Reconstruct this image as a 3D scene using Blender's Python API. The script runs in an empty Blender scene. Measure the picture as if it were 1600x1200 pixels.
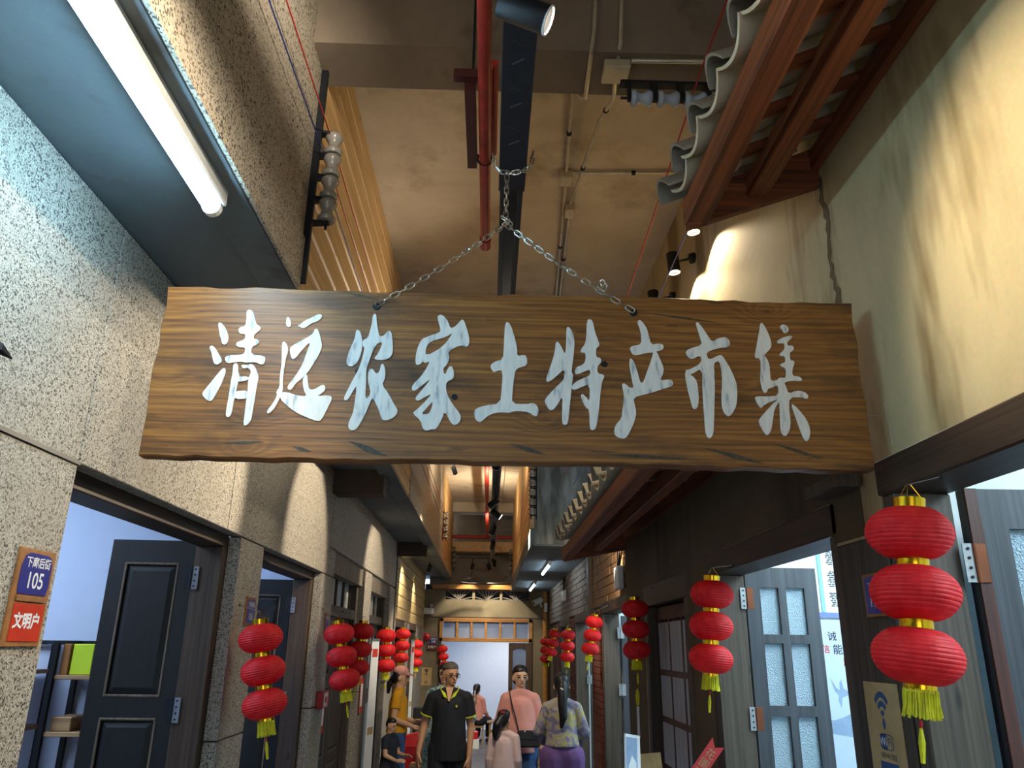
import bpy, bmesh, math, random
from mathutils import Vector, Matrix
from mathutils.geometry import tessellate_polygon
random.seed(7)
scene = bpy.context.scene
COL = scene.collection
PI = math.pi

# ---------------------------------------------------------------- camera
cd = bpy.data.cameras.new('camera'); cam = bpy.data.objects.new('camera', cd); COL.objects.link(cam)
cd.sensor_width = 36.0; cd.lens = 36.0 * 1202.0 / 1600.0; cd.clip_start = 0.05; cd.clip_end = 200
_r = Vector((0.99946533, -0.02990784, 0.01321293)); _u = Vector((-0.02216548, -0.32268983, 0.94624519)); _f = Vector((0.02403647, 0.94603213, 0.32318022))
cam.matrix_world = Matrix(((_r.x, _u.x, -_f.x, 0), (_r.y, _u.y, -_f.y, 0), (_r.z, _u.z, -_f.z, 1.8), (0, 0, 0, 1)))
scene.camera = cam

# ---------------------------------------------------------------- world: overcast daylight that enters at the open street end behind the camera
w = bpy.data.worlds.new('world'); scene.world = w; w.use_nodes = True
bgn = w.node_tree.nodes['Background']; bgn.inputs[0].default_value = (0.86, 0.93, 1.0, 1); bgn.inputs[1].default_value = 1.25

# ---------------------------------------------------------------- exposure
scene.view_settings.view_transform = 'Standard'; scene.view_settings.look = 'None'
scene.view_settings.exposure = 1.15; scene.view_settings.gamma = 1.0; scene.view_settings.use_curve_mapping = False
scene.cycles.max_bounces = 6; scene.cycles.diffuse_bounces = 3; scene.cycles.adaptive_threshold = 0.03; scene.cycles.caustics_reflective = False; scene.cycles.caustics_refractive = False
SPOT_K = 1.0      # common factor of all warm spot lamps

# ---------------------------------------------------------------- helpers
def lin(h):
    h = h.lstrip('#'); o = []
    for i in (0, 2, 4):
        c = int(h[i:i+2], 16) / 255.0
        o.append(c / 12.92 if c <= 0.04045 else ((c + 0.055) / 1.055) ** 2.4)
    return (o[0], o[1], o[2], 1.0)

WL = {}     # world location of the origin of each unrotated object

def tag(o, label=None, cat=None, group=None, kind=None):
    if label: o['label'] = label
    if cat: o['category'] = cat
    if group: o['group'] = group
    if kind: o['kind'] = kind
    return o

def thing(name, label, cat, loc=(0, 0, 0), group=None, rot=None, kind=None):
    o = bpy.data.objects.new(name, None); COL.objects.link(o); o.location = loc
    o.empty_display_size = 0.05
    if rot is not None: o.rotation_euler = rot
    WL[o] = Vector(loc)
    return tag(o, label, cat, group, kind)

class MB:
    def __init__(s): s.v = []; s.f = []
    def add(s, vs, fs):
        b = len(s.v); s.v += [Vector(v) for v in vs]; s.f += [tuple(i + b for i in f) for f in fs]; return s
    def box(s, x0, x1, y0, y1, z0, z1, c=0.0):
        if x0 > x1: x0, x1 = x1, x0
        if y0 > y1: y0, y1 = y1, y0
        if z0 > z1: z0, z1 = z1, z0
        c = min(c, (x1-x0)*.45, (y1-y0)*.45, (z1-z0)*.45)
        if c <= 0:
            vs = [(x, y, z) for x in (x0, x1) for y in (y0, y1) for z in (z0, z1)]
            return s.add(vs, [(0,1,3,2),(4,6,7,5),(0,4,5,1),(2,3,7,6),(0,2,6,4),(1,5,7,3)])
        vs = []; idx = {}
        for i, x in enumerate((x0, x1)):
            for j, y in enumerate((y0, y1)):
                for k, z in enumerate((z0, z1)):
                    dx = c if i == 0 else -c; dy = c if j == 0 else -c; dz = c if k == 0 else -c
                    idx[i,j,k] = len(vs)
                    vs += [(x, y+dy, z+dz), (x+dx, y, z+dz), (x+dx, y+dy, z)]
        fs = []
        for i in (0,1): fs.append([idx[i,j,k] for j,k in ((0,0),(0,1),(1,1),(1,0))])
        for j in (0,1): fs.append([idx[i,j,k]+1 for i,k in ((0,0),(0,1),(1,1),(1,0))])
        for k in (0,1): fs.append([idx[i,j,k]+2 for i,j in ((0,0),(0,1),(1,1),(1,0))])
        for j in (0,1):
            for k in (0,1): fs.append([idx[0,j,k]+1, idx[1,j,k]+1, idx[1,j,k]+2, idx[0,j,k]+2])
        for i in (0,1):
            for k in (0,1): fs.append([idx[i,0,k], idx[i,1,k], idx[i,1,k]+2, idx[i,0,k]+2])
        for i in (0,1):
            for j in (0,1): fs.append([idx[i,j,0], idx[i,j,1], idx[i,j,1]+1, idx[i,j,0]+1])
        for key, b in idx.items(): fs.append([b, b+1, b+2])
        return s.add(vs, fs)
    def cyl(s, p0, p1, r0, r1=None, n=14, caps=True):
        r1 = r0 if r1 is None else r1
        p0 = Vector(p0); p1 = Vector(p1); d = (p1 - p0).normalized()
        a = d.orthogonal().normalized(); b = d.cross(a)
        vs = []
        for p, r in ((p0, r0), (p1, r1)):
            for i in range(n):
                t = 2*PI*i/n; vs.append(p + a*(r*math.cos(t)) + b*(r*math.sin(t)))
        fs = [(i, (i+1) % n, n+(i+1) % n, n+i) for i in range(n)]
        if caps: fs += [tuple(range(n-1, -1, -1)), tuple(range(n, 2*n))]
        return s.add(vs, fs)
    def tube(s, pts, r, n=8, closed=False, caps=True):
        P = [Vector(p) for p in pts]; m = len(P); R = r if isinstance(r, (list, tuple)) else [r]*m
        vs = []; a = None
        for i in range(m):
            if closed: d = (P[(i+1) % m] - P[i-1]).normalized()
            else: d = (P[min(i+1, m-1)] - P[max(i-1, 0)]).normalized()
            if a is None: a = d.orthogonal().normalized()
            else: a = (a - d*a.dot(d)).normalized()
            b = d.cross(a)
            for k in range(n):
                t = 2*PI*k/n; vs.append(P[i] + a*(R[i]*math.cos(t)) + b*(R[i]*math.sin(t)))
        fs = []
        for i in range(m if closed else m-1):
            for k in range(n):
                fs.append((i*n+k, i*n+(k+1) % n, ((i+1) % m)*n+(k+1) % n, ((i+1) % m)*n+k))
        if not closed and caps: fs += [tuple(range(n-1, -1, -1)), tuple(range((m-1)*n, m*n))]
        return s.add(vs, fs)
    def lathe(s, prof, n=24, o=(0,0,0), caps=False, wob=None):
        o = Vector(o); vs = []
        for j, (r, z) in enumerate(prof):
            for i in range(n):
                t = 2*PI*i/n; rr = r if wob is None else r*(1+wob(t, z))
                vs.append(o + Vector((rr*math.cos(t), rr*math.sin(t), z)))
        fs = [(j*n+i, j*n+(i+1) % n, (j+1)*n+(i+1) % n, (j+1)*n+i) for j in range(len(prof)-1) for i in range(n)]
        if caps: fs += [tuple(range(n-1, -1, -1)), tuple(range((len(prof)-1)*n, len(prof)*n))]
        return s.add(vs, fs)
    def sphere(s, c, r, n=16, m=10):
        if not isinstance(r, (tuple, list)): r = (r, r, r)
        vs = [Vector((c[0], c[1], c[2]-r[2]))]
        for j in range(1, m):
            p = PI*j/m - PI/2
            for i in range(n):
                t = 2*PI*i/n; vs.append(Vector((c[0]+r[0]*math.cos(p)*math.cos(t), c[1]+r[1]*math.cos(p)*math.sin(t), c[2]+r[2]*math.sin(p))))
        vs.append(Vector((c[0], c[1], c[2]+r[2]))); L = len(vs)-1
        fs = [(0, 1+(i+1) % n, 1+i) for i in range(n)] + [(L, 1+(m-2)*n+i, 1+(m-2)*n+(i+1) % n) for i in range(n)]
        for j in range(m-2):
            for i in range(n): fs.append((1+j*n+i, 1+j*n+(i+1) % n, 1+(j+1)*n+(i+1) % n, 1+(j+1)*n+i))
        return s.add(vs, fs)
    def prism(s, rings, o, U, V, N, d):
        """flat outline (with holes) in the plane o+U,V, thickened by d along N"""
        if not isinstance(rings[0][0], (tuple, list)): rings = [rings]
        o = Vector(o); U = Vector(U); V = Vector(V); N = Vector(N)
        tris = tessellate_polygon([[Vector((p[0], p[1], 0)) for p in r] for r in rings])
        flat = [p for r in rings for p in r]; n = len(flat)
        vs = [o + U*p[0] + V*p[1] for p in flat] + [o + U*p[0] + V*p[1] + N*d for p in flat]
        fs = [tuple(t) for t in tris] + [tuple(i+n for i in reversed(t)) for t in tris]
        b = 0
        for r in rings:
            m = len(r)
            for i in range(m): fs.append((b+i, b+(i+1) % m, n+b+(i+1) % m, n+b+i))
            b += m
        return s.add(vs, fs)
    def map(s, o, U, N, W=(0,0,1)):
        o = Vector(o); U = Vector(U); N = Vector(N); W = Vector(W)
        s.v = [o + U*v.x + N*v.y + W*v.z for v in s.v]; return s
    def mesh(s, name, mat, off=Vector((0,0,0)), smooth=False):
        me = bpy.data.meshes.new(name)
        me.from_pydata([tuple(v - off) for v in s.v], [], s.f)
        bm = bmesh.new(); bm.from_mesh(me); bmesh.ops.recalc_face_normals(bm, faces=bm.faces); bm.to_mesh(me); bm.free()
        if smooth:
            me.polygons.foreach_set('use_smooth', [True]*len(me.polygons))
            try: me.set_sharp_from_angle(angle=math.radians(40))
            except Exception: pass
        me.materials.append(mat); me.update(); return me
    def build(s, name, mat, parent=None, label=None, cat=None, group=None, kind=None, smooth=False, local=False):
        if parent is None:
            xs = [v.x for v in s.v]; ys = [v.y for v in s.v]; zs = [v.z for v in s.v]
            off = Vector(((min(xs)+max(xs))/2, (min(ys)+max(ys))/2, min(zs)))
            if kind == 'structure': off = Vector((0, 0, 0))
        else: off = Vector((0, 0, 0)) if local else WL[parent]
        o = bpy.data.objects.new(name, s.mesh(name, mat, off, smooth)); COL.objects.link(o)
        if parent is None: o.location = off; WL[o] = off
        else: o.parent = parent; WL[o] = WL[parent]
        return tag(o, label, cat, group, kind)

def inst(src, name, parent, loc=(0,0,0), rot=(0,0,0), scl=(1,1,1)):
    """another child that shares the mesh of src"""
    o = bpy.data.objects.new(name, src.data if hasattr(src, 'data') else src); COL.objects.link(o)
    o.parent = parent; o.location = loc; o.rotation_euler = rot; o.scale = scl; return o

def text_tris(body, size=1.0, align='CENTER', bold=0.0):
    c = bpy.data.curves.new('t', 'FONT'); c.body = body; c.size = size; c.align_x = align; c.align_y = 'CENTER'; c.resolution_u = 3; c.offset = bold
    o = bpy.data.objects.new('t', c); COL.objects.link(o)
    dg = bpy.context.evaluated_depsgraph_get(); me = o.evaluated_get(dg).to_mesh()
    vs = [v.co.copy() for v in me.vertices]; fs = [tuple(p.vertices) for p in me.polygons]
    o.evaluated_get(dg).to_mesh_clear(); bpy.data.objects.remove(o); bpy.data.curves.remove(c)
    return vs, fs
def letter(mb, body, size, o, U, V, align='CENTER', sx=1.0, bold=0.0):
    vs, fs = text_tris(body, size, align, bold); o = Vector(o); U = Vector(U); V = Vector(V)
    return mb.add([o + U*(v.x*sx) + V*v.y for v in vs], fs)

# ---------------------------------------------------------------- materials
def newmat(name):
    m = bpy.data.materials.new(name); m.use_nodes = True; t = m.node_tree
    return m, t, t.nodes['Principled BSDF']
def nd(t, ty, inp=None, **pr):
    n = t.nodes.new(ty)
    for k, v in pr.items(): setattr(n, k, v)
    for k, v in (inp or {}).items():
        if isinstance(v, bpy.types.NodeSocket): t.links.new(v, n.inputs[k])
        else: n.inputs[k].default_value = v
    return n
def ramp(t, fac, stops, interp='LINEAR'):
    n = nd(t, 'ShaderNodeValToRGB', {'Fac': fac}); n.color_ramp.interpolation = interp
    e = n.color_ramp.elements
    while len(e) < len(stops): e.new(0.5)
    for k, (p, c) in zip(e, stops): k.position = p; k.color = c if len(c) == 4 else (*c, 1)
    return n.outputs['Color']
def mixc(t, f, a, b, mode='MIX'):
    n = nd(t, 'ShaderNodeMix', data_type='RGBA', blend_type=mode)
    for k, v in ((0, f), (6, a), (7, b)):
        if isinstance(v, bpy.types.NodeSocket): t.links.new(v, n.inputs[k])
        else: n.inputs[k].default_value = v
    return n.outputs[2]
def objco(t, sc=(1,1,1), loc=(0,0,0)):
    c = nd(t, 'ShaderNodeTexCoord'); m = nd(t, 'ShaderNodeMapping', {'Vector': c.outputs['Object'], 'Scale': sc, 'Location': loc}); return m.outputs[0]
def bump(t, bs, h, st=0.3, dist=0.01):
    b = nd(t, 'ShaderNodeBump', {'Height': h, 'Strength': st, 'Distance': dist}); t.links.new(b.outputs[0], bs.inputs['Normal'])
def plain(name, col, rough=0.6, metal=0.0, var=0.12, vs=14.0, coat=0.0, spec=0.5):
    m, t, b = newmat(name); c = lin(col)
    n = nd(t, 'ShaderNodeTexNoise', {'Vector': objco(t), 'Scale': vs, 'Detail': 4.0})
    d = tuple(x*(1-var) for x in c[:3]) + (1,); l = tuple(min(1, x*(1+var)) for x in c[:3]) + (1,)
    t.links.new(ramp(t, n.outputs[0], [(0.3, d), (0.7, l)]), b.inputs['Base Color'])
    b.inputs['Roughness'].default_value = rough; b.inputs['Metallic'].default_value = metal
    b.inputs['Coat Weight'].default_value = coat; b.inputs['Specular IOR Level'].default_value = spec
    return m
def glow(name, col, st):
    m, t, b = newmat(name); b.inputs['Base Color'].default_value = lin(col)
    b.inputs['Emission Color'].default_value = lin(col); b.inputs['Emission Strength'].default_value = st; return m
def wood(name, dark, light, axis='Z', across=22.0, along=1.1, rough=0.55, blotch=None, knots=False, bst=0.25, mid=0.5):
    m, t, b = newmat(name)
    sc = [across]*3; sc['XYZ'.index(axis)] = along
    v = objco(t, sc)
    n1 = nd(t, 'ShaderNodeTexNoise', {'Vector': v, 'Scale': 1.0, 'Detail': 4.0, 'Roughness': 0.65, 'Distortion': 0.7})
    sc2 = [x*4.5 for x in sc]; sc2['XYZ'.index(axis)] = along*2
    n2 = nd(t, 'ShaderNodeTexNoise', {'Vector': objco(t, sc2), 'Scale': 1.0, 'Detail': 3.0})
    f = nd(t, 'ShaderNodeMath', {0: n1.outputs[0], 1: n2.outputs[0]}, operation='ADD'); f2 = nd(t, 'ShaderNodeMath', {0: f.outputs[0], 1: 0.5}, operation='MULTIPLY')
    c = ramp(t, f2.outputs[0], [(0.36, lin(dark)), (mid, tuple((a+b_)/2 for a, b_ in zip(lin(dark), lin(light)))), (0.64, lin(light))])
    if blotch:
        n3 = nd(t, 'ShaderNodeTexNoise', {'Vector': objco(t, [2.2 if a != axis else 0.9 for a in 'XYZ']), 'Scale': 1.6, 'Detail': 5.0})
        c = mixc(t, ramp(t, n3.outputs[0], [(0.5, (0,0,0,1)), (0.68, (0.8,0.8,0.8,1))]), c, lin(blotch))
    if knots:
        vv = nd(t, 'ShaderNodeTexVoronoi', {'Vector': objco(t, [9 if a != axis else 3.4 for a in 'XYZ']), 'Scale': 1.0})
        c = mixc(t, ramp(t, vv.outputs['Distance'], [(0.03, (0.85,0.85,0.85,1)), (0.13, (0,0,0,1))]), c, tuple(x*0.35 for x in lin(dark)[:3]) + (1,))
    t.links.new(c, b.inputs['Base Color']); b.inputs['Roughness'].default_value = rough
    bump(t, b, f2.outputs[0], bst, 0.004); return m
def terrazzo(name, base, light, dark, scale=300.0, tint=None):
    """small pebbles: a base tone, pale and black flecks, soft large patches of wear"""
    m, t, b = newmat(name)
    v1 = nd(t, 'ShaderNodeTexVoronoi', {'Vector': objco(t), 'Scale': scale})
    v2 = nd(t, 'ShaderNodeTexVoronoi', {'Vector': objco(t, (1,1,1), (3,5,7)), 'Scale': scale*0.6})
    s1 = nd(t, 'ShaderNodeSeparateColor', {0: v1.outputs['Color']}); s2 = nd(t, 'ShaderNodeSeparateColor', {0: v2.outputs['Color']})
    B = lin(base); d2 = tuple(x*0.72 for x in B[:3]) + (1,)
    c = ramp(t, s1.outputs[0], [(0.0, lin(dark)), (0.11, d2), (0.40, B), (0.80, lin(light))], 'CONSTANT')
    c = mixc(t, ramp(t, s2.outputs[1], [(0.0, (0,0,0,1)), (0.90, (1,1,1,1))], 'CONSTANT'), c, lin(dark))
    n = nd(t, 'ShaderNodeTexNoise', {'Vector': objco(t), 'Scale': 1.7, 'Detail': 3.0, 'Roughness': 0.6})
    c = mixc(t, ramp(t, n.outputs[0], [(0.35, (0.4,0.4,0.4,1)), (0.65, (0,0,0,1))]), c, lin(tint or base), 'MIX')
    t.links.new(c, b.inputs['Base Color']); b.inputs['Roughness'].default_value = 0.75
    return m
def concrete(name, a, b_, scale=2.2, stain=None, rough=0.85, vert=False, thr=0.56):
    m, t, b = newmat(name)
    n = nd(t, 'ShaderNodeTexNoise', {'Vector': objco(t), 'Scale': scale, 'Detail': 5.0, 'Roughness': 0.62, 'Distortion': 0.4})
    c = ramp(t, n.outputs[0], [(0.32, lin(a)), (0.68, lin(b_))])
    if stain:
        n2 = nd(t, 'ShaderNodeTexNoise', {'Vector': objco(t, (1.6, 1.6, 0.35) if vert else (1,1,1), (9, 2, 4)), 'Scale': 1.5, 'Detail': 4.0, 'Roughness': 0.68})
        c = mixc(t, ramp(t, n2.outputs[0], [(thr, (0,0,0,1)), (thr+0.12, (0.85,0.85,0.85,1))]), c, lin(stain))
    n3 = nd(t, 'ShaderNodeTexNoise', {'Vector': objco(t), 'Scale': 60.0, 'Detail': 3.0})
    c = mixc(t, 0.12, c, n3.outputs['Color'], 'OVERLAY')
    t.links.new(c, b.inputs['Base Color']); b.inputs['Roughness'].default_value = rough
    bump(t, b, n.outputs[0], 0.25, 0.02); return m

M = {}
M['stone'] = terrazzo('washed_stone', '#aea698', '#cdc6ba', '#37332f', 280.0, '#9a9082')
M['stone_dark'] = terrazzo('washed_stone_reveal', '#857b6d', '#a39888', '#2a2724', 260.0, '#665c50')
M['fascia'] = terrazzo('washed_stone_fascia', '#bdb19e', '#cfc3b0', '#35312c', 230.0, '#a39681')
M['concrete'] = concrete('concrete', '#6a655d', '#85807a', 1.4, '#4a453f')
M['soffit'] = concrete('soffit_concrete', '#5f686c', '#737c80', 1.1, '#4b4844', thr=0.6)
M['beam'] = concrete('beam_concrete', '#6f6253', '#8a7b69', 1.8, '#54493d')
M['ceil'] = concrete('ceiling_plaster', '#b8ab97', '#cdc1ac', 2.6, '#9f9078')
M['plaster'] = concrete('old_plaster', '#a69670', '#c0af86', 1.3, '#75623a', vert=True, thr=0.52)
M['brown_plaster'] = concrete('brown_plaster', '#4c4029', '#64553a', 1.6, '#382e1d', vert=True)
M['mould'] = concrete('mouldy_concrete', '#7d7e7a', '#92938e', 1.2, '#45463f', vert=True, thr=0.5)
M['endwall'] = concrete('end_wall_plaster', '#6f6753', '#857b64', 1.6, '#5b5241')
M['floor'] = concrete('floor_stone', '#5c5d60', '#747679', 0.8, '#494a4c', rough=0.5)
M['room_blue'] = plain('pale_blue_paint', '#c3d2ea', 0.8, var=0.02)
M['room_white'] = plain('white_paint', '#dfe6ea', 0.8, var=0.02)
M['pine'] = wood('pine_board', '#b98f58', '#e0bd85', 'Y', 16, 0.7, 0.5, knots=True)
M['siding'] = wood('siding_board', '#a08a5e', '#c2ab7b', 'Y', 14, 0.6, 0.6)

M['door_black'] = wood('black_stained_wood', '#070708', '#100f0e', 'Z', 24, 1.2, 0.62, knots=True)
M['door_edge'] = wood('worn_moulding_wood', '#4a3f33', '#7a6a55', 'Z', 30, 1.0, 0.5)
M['frame'] = wood('brown_frame_wood', '#2e2318', '#523f2e', 'Z', 20, 1.0, 0.55, knots=True)
M['lintel'] = wood('dark_lintel_wood', '#21170f', '#43311f', 'Y', 20, 0.8, 0.55)
M['frame_grey'] = wood('grey_frame_wood', '#352f27', '#594f43', 'Z', 22, 0.9, 0.6, knots=True)
M['post'] = wood('dark_post_wood', '#26221c', '#4a4234', 'Z', 18, 0.8, 0.6)
M['door_grey'] = wood('grey_painted_wood', '#32363c', '#494e55', 'Z', 24, 0.9, 0.5)
M['rafter'] = wood('red_brown_beam', '#4a2413', '#96522c', 'Y', 18, 0.7, 0.55, bst=0.35)
M['rafter_x'] = wood('red_brown_batten', '#43210f', '#8a4826', 'X', 18, 0.9, 0.55)
M['lattice'] = wood('dark_red_lattice', '#2a120d', '#55291c', 'Z', 24, 1.0, 0.5)
M['transom'] = wood('honey_transom_wood', '#7c5223', '#b98643', 'X', 20, 1.0, 0.5)
M['tile'] = concrete('clay_tile', '#7b7468', '#9a9282', 5.0, '#5a554d')
M['tile_under'] = concrete('clay_tile_pale', '#c2b596', '#d8ccad', 5.0, '#a3967a')
M['brick_tan'] = concrete('tan_brick', '#8d6a46', '#a7825a', 7.0, '#6e4f33')
M['brick_grey'] = concrete('grey_brown_brick', '#75665a', '#907f6f', 7.0, '#574a40')
M['brick_red'] = concrete('red_brick', '#5a2a1e', '#7b4030', 7.0, '#3e1d15')
M['mortar'] = plain('mortar', '#5c5246', 0.9)
M['black'] = plain('black_metal', '#15171b', 0.45, 0.3, var=0.2)
M['iron'] = plain('dark_iron', '#23262b', 0.6, 0.6, var=0.25)
M['tray'] = plain('black_painted_steel', '#23272f', 0.5, 0.2, var=0.2, vs=30)
M['scratch'] = plain('scratched_steel', '#5a606a', 0.5, 0.4)
M['red_pipe'] = plain('red_pipe_paint', '#a5281d', 0.5, var=0.25, vs=18)
M['dark_red'] = plain('dark_red_steel', '#4d1512', 0.6, var=0.2)
M['chrome'] = plain('chain_steel', '#b9b7b0', 0.3, 1.0, var=0.15, vs=60)
M['zinc'] = plain('galvanised_conduit', '#c9c1ae', 0.4, 0.6, var=0.15)
M['box_metal'] = plain('junction_box_steel', '#c7bb9f', 0.45, 0.4, var=0.1)
M['hinge'] = plain('hinge_steel', '#a7a9aa', 0.35, 0.8, var=0.1)
M['copper'] = plain('copper_hinge', '#7d4a32', 0.4, 0.7, var=0.15)
M['porcelain'] = plain('grey_porcelain', '#9a958c', 0.25, var=0.1, coat=0.3)
M['porcelain_blue'] = plain('pale_blue_porcelain', '#a9b7c8', 0.25, var=0.08, coat=0.3)
M['gold'] = plain('gold_foil', '#d9a722', 0.22, 1.0, var=0.1)
M['tassel'] = plain('yellow_tassel', '#d6d21c', 0.7, var=0.15, vs=60)
M['cord_red'] = plain('red_cord', '#c3161c', 0.6)
M['wire_red'] = plain('red_wire', '#b21e18', 0.5); M['wire_blue'] = plain('blue_wire', '#2b3f8c', 0.5); M['wire_grey'] = plain('grey_wire', '#8f8d8c', 0.5)
M['white'] = plain('white_enamel', '#dfe3e4', 0.4, var=0.04); M['paper'] = plain('white_paper', '#e4e7ea', 0.8, var=0.03)
M['rust'] = concrete('rusty_plate', '#7d4d22', '#a26a33', 14.0, '#5c3414', rough=0.6)
M['plate_blue'] = plain('blue_enamel', '#2a2f86', 0.35, var=0.15, coat=0.3); M['plate_red'] = plain('red_enamel', '#c8371f', 0.35, var=0.1, coat=0.3)
M['ink'] = plain('dark_ink', '#2b2f38', 0.8); M['ink_blue'] = plain('blue_print', '#2c4a78', 0.8); M['ink_red'] = plain('red_print', '#c43a2a', 0.7)
M['ink_pale'] = plain('pale_blue_print', '#8fa6c4', 0.8); M['cyan_frame'] = plain('cyan_frame', '#8ed6e0', 0.5, var=0.03); M['board_blue'] = plain('blue_band', '#6f83d6', 0.6)
M['kraft'] = concrete('kraft_poster', '#a58a5c', '#bfa577', 6.0, '#8a7048', rough=0.8)
M['shelf_wood'] = wood('shelf_wood', '#8a6a48', '#b8966a', 'X', 20, 1.0, 0.5)
M['lime'] = plain('lime_box', '#c5e02a', 0.5, var=0.05); M['card_brown'] = plain('brown_card', '#9a6630', 0.6)
M['red_plastic'] = plain('red_plastic', '#c01f26', 0.35, var=0.08); M['black_fabric'] = plain('black_fabric', '#1b1c20', 0.85)
M['pink_box'] = plain('cardboard', '#b8855a', 0.8)
# white brush paint with a few grey streaks
m_, t_, b_ = newmat('white_brush_paint')
n_ = nd(t_, 'ShaderNodeTexNoise', {'Vector': objco(t_, (70, 70, 16)), 'Scale': 1.0, 'Detail': 5.0})
t_.links.new(ramp(t_, n_.outputs[0], [(0.30, lin('#9fa6ad')), (0.42, lin('#d3d5d2')), (0.7, lin('#e2e2dc'))]), b_.inputs['Base Color']); b_.inputs['Roughness'].default_value = 0.5
bump(t_, b_, n_.outputs[0], 0.4, 0.003); M['paint'] = m_
# lantern cloth: lets some light through
m_, t_, b_ = newmat('red_lantern_cloth')
n_ = nd(t_, 'ShaderNodeTexNoise', {'Vector': objco(t_, (30, 30, 30)), 'Scale': 1.0, 'Detail': 5.0})
col_ = ramp(t_, n_.outputs[0], [(0.3, lin('#e21a26')), (0.7, lin('#fb333a'))]); t_.links.new(col_, b_.inputs['Base Color']); b_.inputs['Roughness'].default_value = 0.55
tr_ = nd(t_, 'ShaderNodeBsdfTranslucent', {'Color': col_}); mx_ = nd(t_, 'ShaderNodeMixShader', {0: 0.35, 1: b_.outputs[0], 2: tr_.outputs[0]})
t_.links.new(mx_.outputs[0], t_.nodes['Material Output'].inputs['Surface']); bump(t_, b_, n_.outputs[0], 0.25, 0.004); M['lantern'] = m_
# patterned window glass
def glassmat(name, col, tint=0.5):
    m, t, b = newmat(name)
    n = nd(t, 'ShaderNodeTexVoronoi', {'Vector': objco(t), 'Scale': 170.0})
    bp = nd(t, 'ShaderNodeBump', {'Height': n.outputs['Distance'], 'Strength': 0.6, 'Distance': 0.01})
    tr = nd(t, 'ShaderNodeBsdfTranslucent', {'Color': lin(col), 'Normal': bp.outputs[0]}); gl = nd(t, 'ShaderNodeBsdfGlossy', {'Roughness': 0.25, 'Normal': bp.outputs[0]})
    df = nd(t, 'ShaderNodeBsdfDiffuse', {'Color': lin(col), 'Normal': bp.outputs[0]})
    a = nd(t, 'ShaderNodeMixShader', {0: tint, 1: tr.outputs[0], 2: df.outputs[0]}); c = nd(t, 'ShaderNodeMixShader', {0: 0.1, 1: a.outputs[0], 2: gl.outputs[0]})
    t.links.new(c.outputs[0], t.nodes['Material Output'].inputs['Surface']); return m
M['frosted'] = glassmat('frosted_glass', '#c3dcea'); M['pane'] = glassmat('grey_pane', '#c6cac8', 0.9); M['pane_blue'] = glassmat('blue_pane', '#9db4d8', 0.5)
# the old sign plank: brown grain along x, dark smoky patches, knots with rings
m_, t_, b_ = newmat('sign_plank')
def mth(op, a, b=None, c=None):
    inp = {0: a}
    if b is not None: inp[1] = b
    if c is not None: inp[2] = c
    return nd(t_, 'ShaderNodeMath', inp, operation=op).outputs[0]
wv = nd(t_, 'ShaderNodeTexNoise', {'Vector': objco(t_, (0.7, 1, 3.0)), 'Scale': 1.0, 'Detail': 4.0})
kn = nd(t_, 'ShaderNodeTexVoronoi', {'Vector': objco(t_, (2.6, 0.01, 5.2), (0.37, 0, 0.21)), 'Scale': 1.0, 'Randomness': 1.0})
sz = nd(t_, 'ShaderNodeSeparateXYZ', {0: objco(t_)})
kf = mth('POWER', mth('MAXIMUM', mth('SUBTRACT', 0.32, kn.outputs['Distance']), 0.0), 2.0)
hh_ = mth('ADD', mth('MULTIPLY_ADD', wv.outputs[0], 0.24, sz.outputs[2]), mth('MULTIPLY', kf, 1.1))
gs = nd(t_, 'ShaderNodeMath', {0: mth('MULTIPLY', hh_, 270.0)}, operation='SINE')
fine = nd(t_, 'ShaderNodeTexNoise', {'Vector': objco(t_, (2.5, 40, 130)), 'Scale': 1.0, 'Detail': 4.0})
fs_ = nd(t_, 'ShaderNodeMath', {0: gs.outputs[0], 1: 0.065}, operation='MULTIPLY'); ff = nd(t_, 'ShaderNodeMath', {0: fs_.outputs[0], 1: fine.outputs[0]}, operation='ADD')
c_ = ramp(t_, ff.outputs[0], [(0.25, lin('#543214')), (0.5, lin('#7d5020')), (0.75, lin('#9c6c2e'))])
p1_ = nd(t_, 'ShaderNodeTexNoise', {'Vector': objco(t_, (1.3, 1, 4.0), (4.2, 0, 1.3)), 'Scale': 1.5, 'Detail': 6.0, 'Roughness': 0.62})
c_ = mixc(t_, ramp(t_, p1_.outputs[0], [(0.52, (0,0,0,1)), (0.70, (0.85,0.85,0.85,1))]), c_, lin('#2b1b0b'))
c_ = mixc(t_, ramp(t_, kn.outputs['Distance'], [(0.02, (0.95,0.95,0.95,1)), (0.065, (0,0,0,1))]), c_, lin('#24140a'))
p2_ = nd(t_, 'ShaderNodeTexNoise', {'Vector': objco(t_, (5, 1, 34), (1.2, 0, 7.3)), 'Scale': 1.0, 'Detail': 5.0, 'Roughness': 0.7})
c_ = mixc(t_, ramp(t_, p2_.outputs[0], [(0.60, (0,0,0,1)), (0.70, (0.8,0.8,0.8,1))]), c_, lin('#1f1308'))
t_.links.new(c_, b_.inputs['Base Color']); b_.inputs['Roughness'].default_value = 0.45; bump(t_, b_, ff.outputs[0], 0.4, 0.003); M['sign'] = m_
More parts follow.
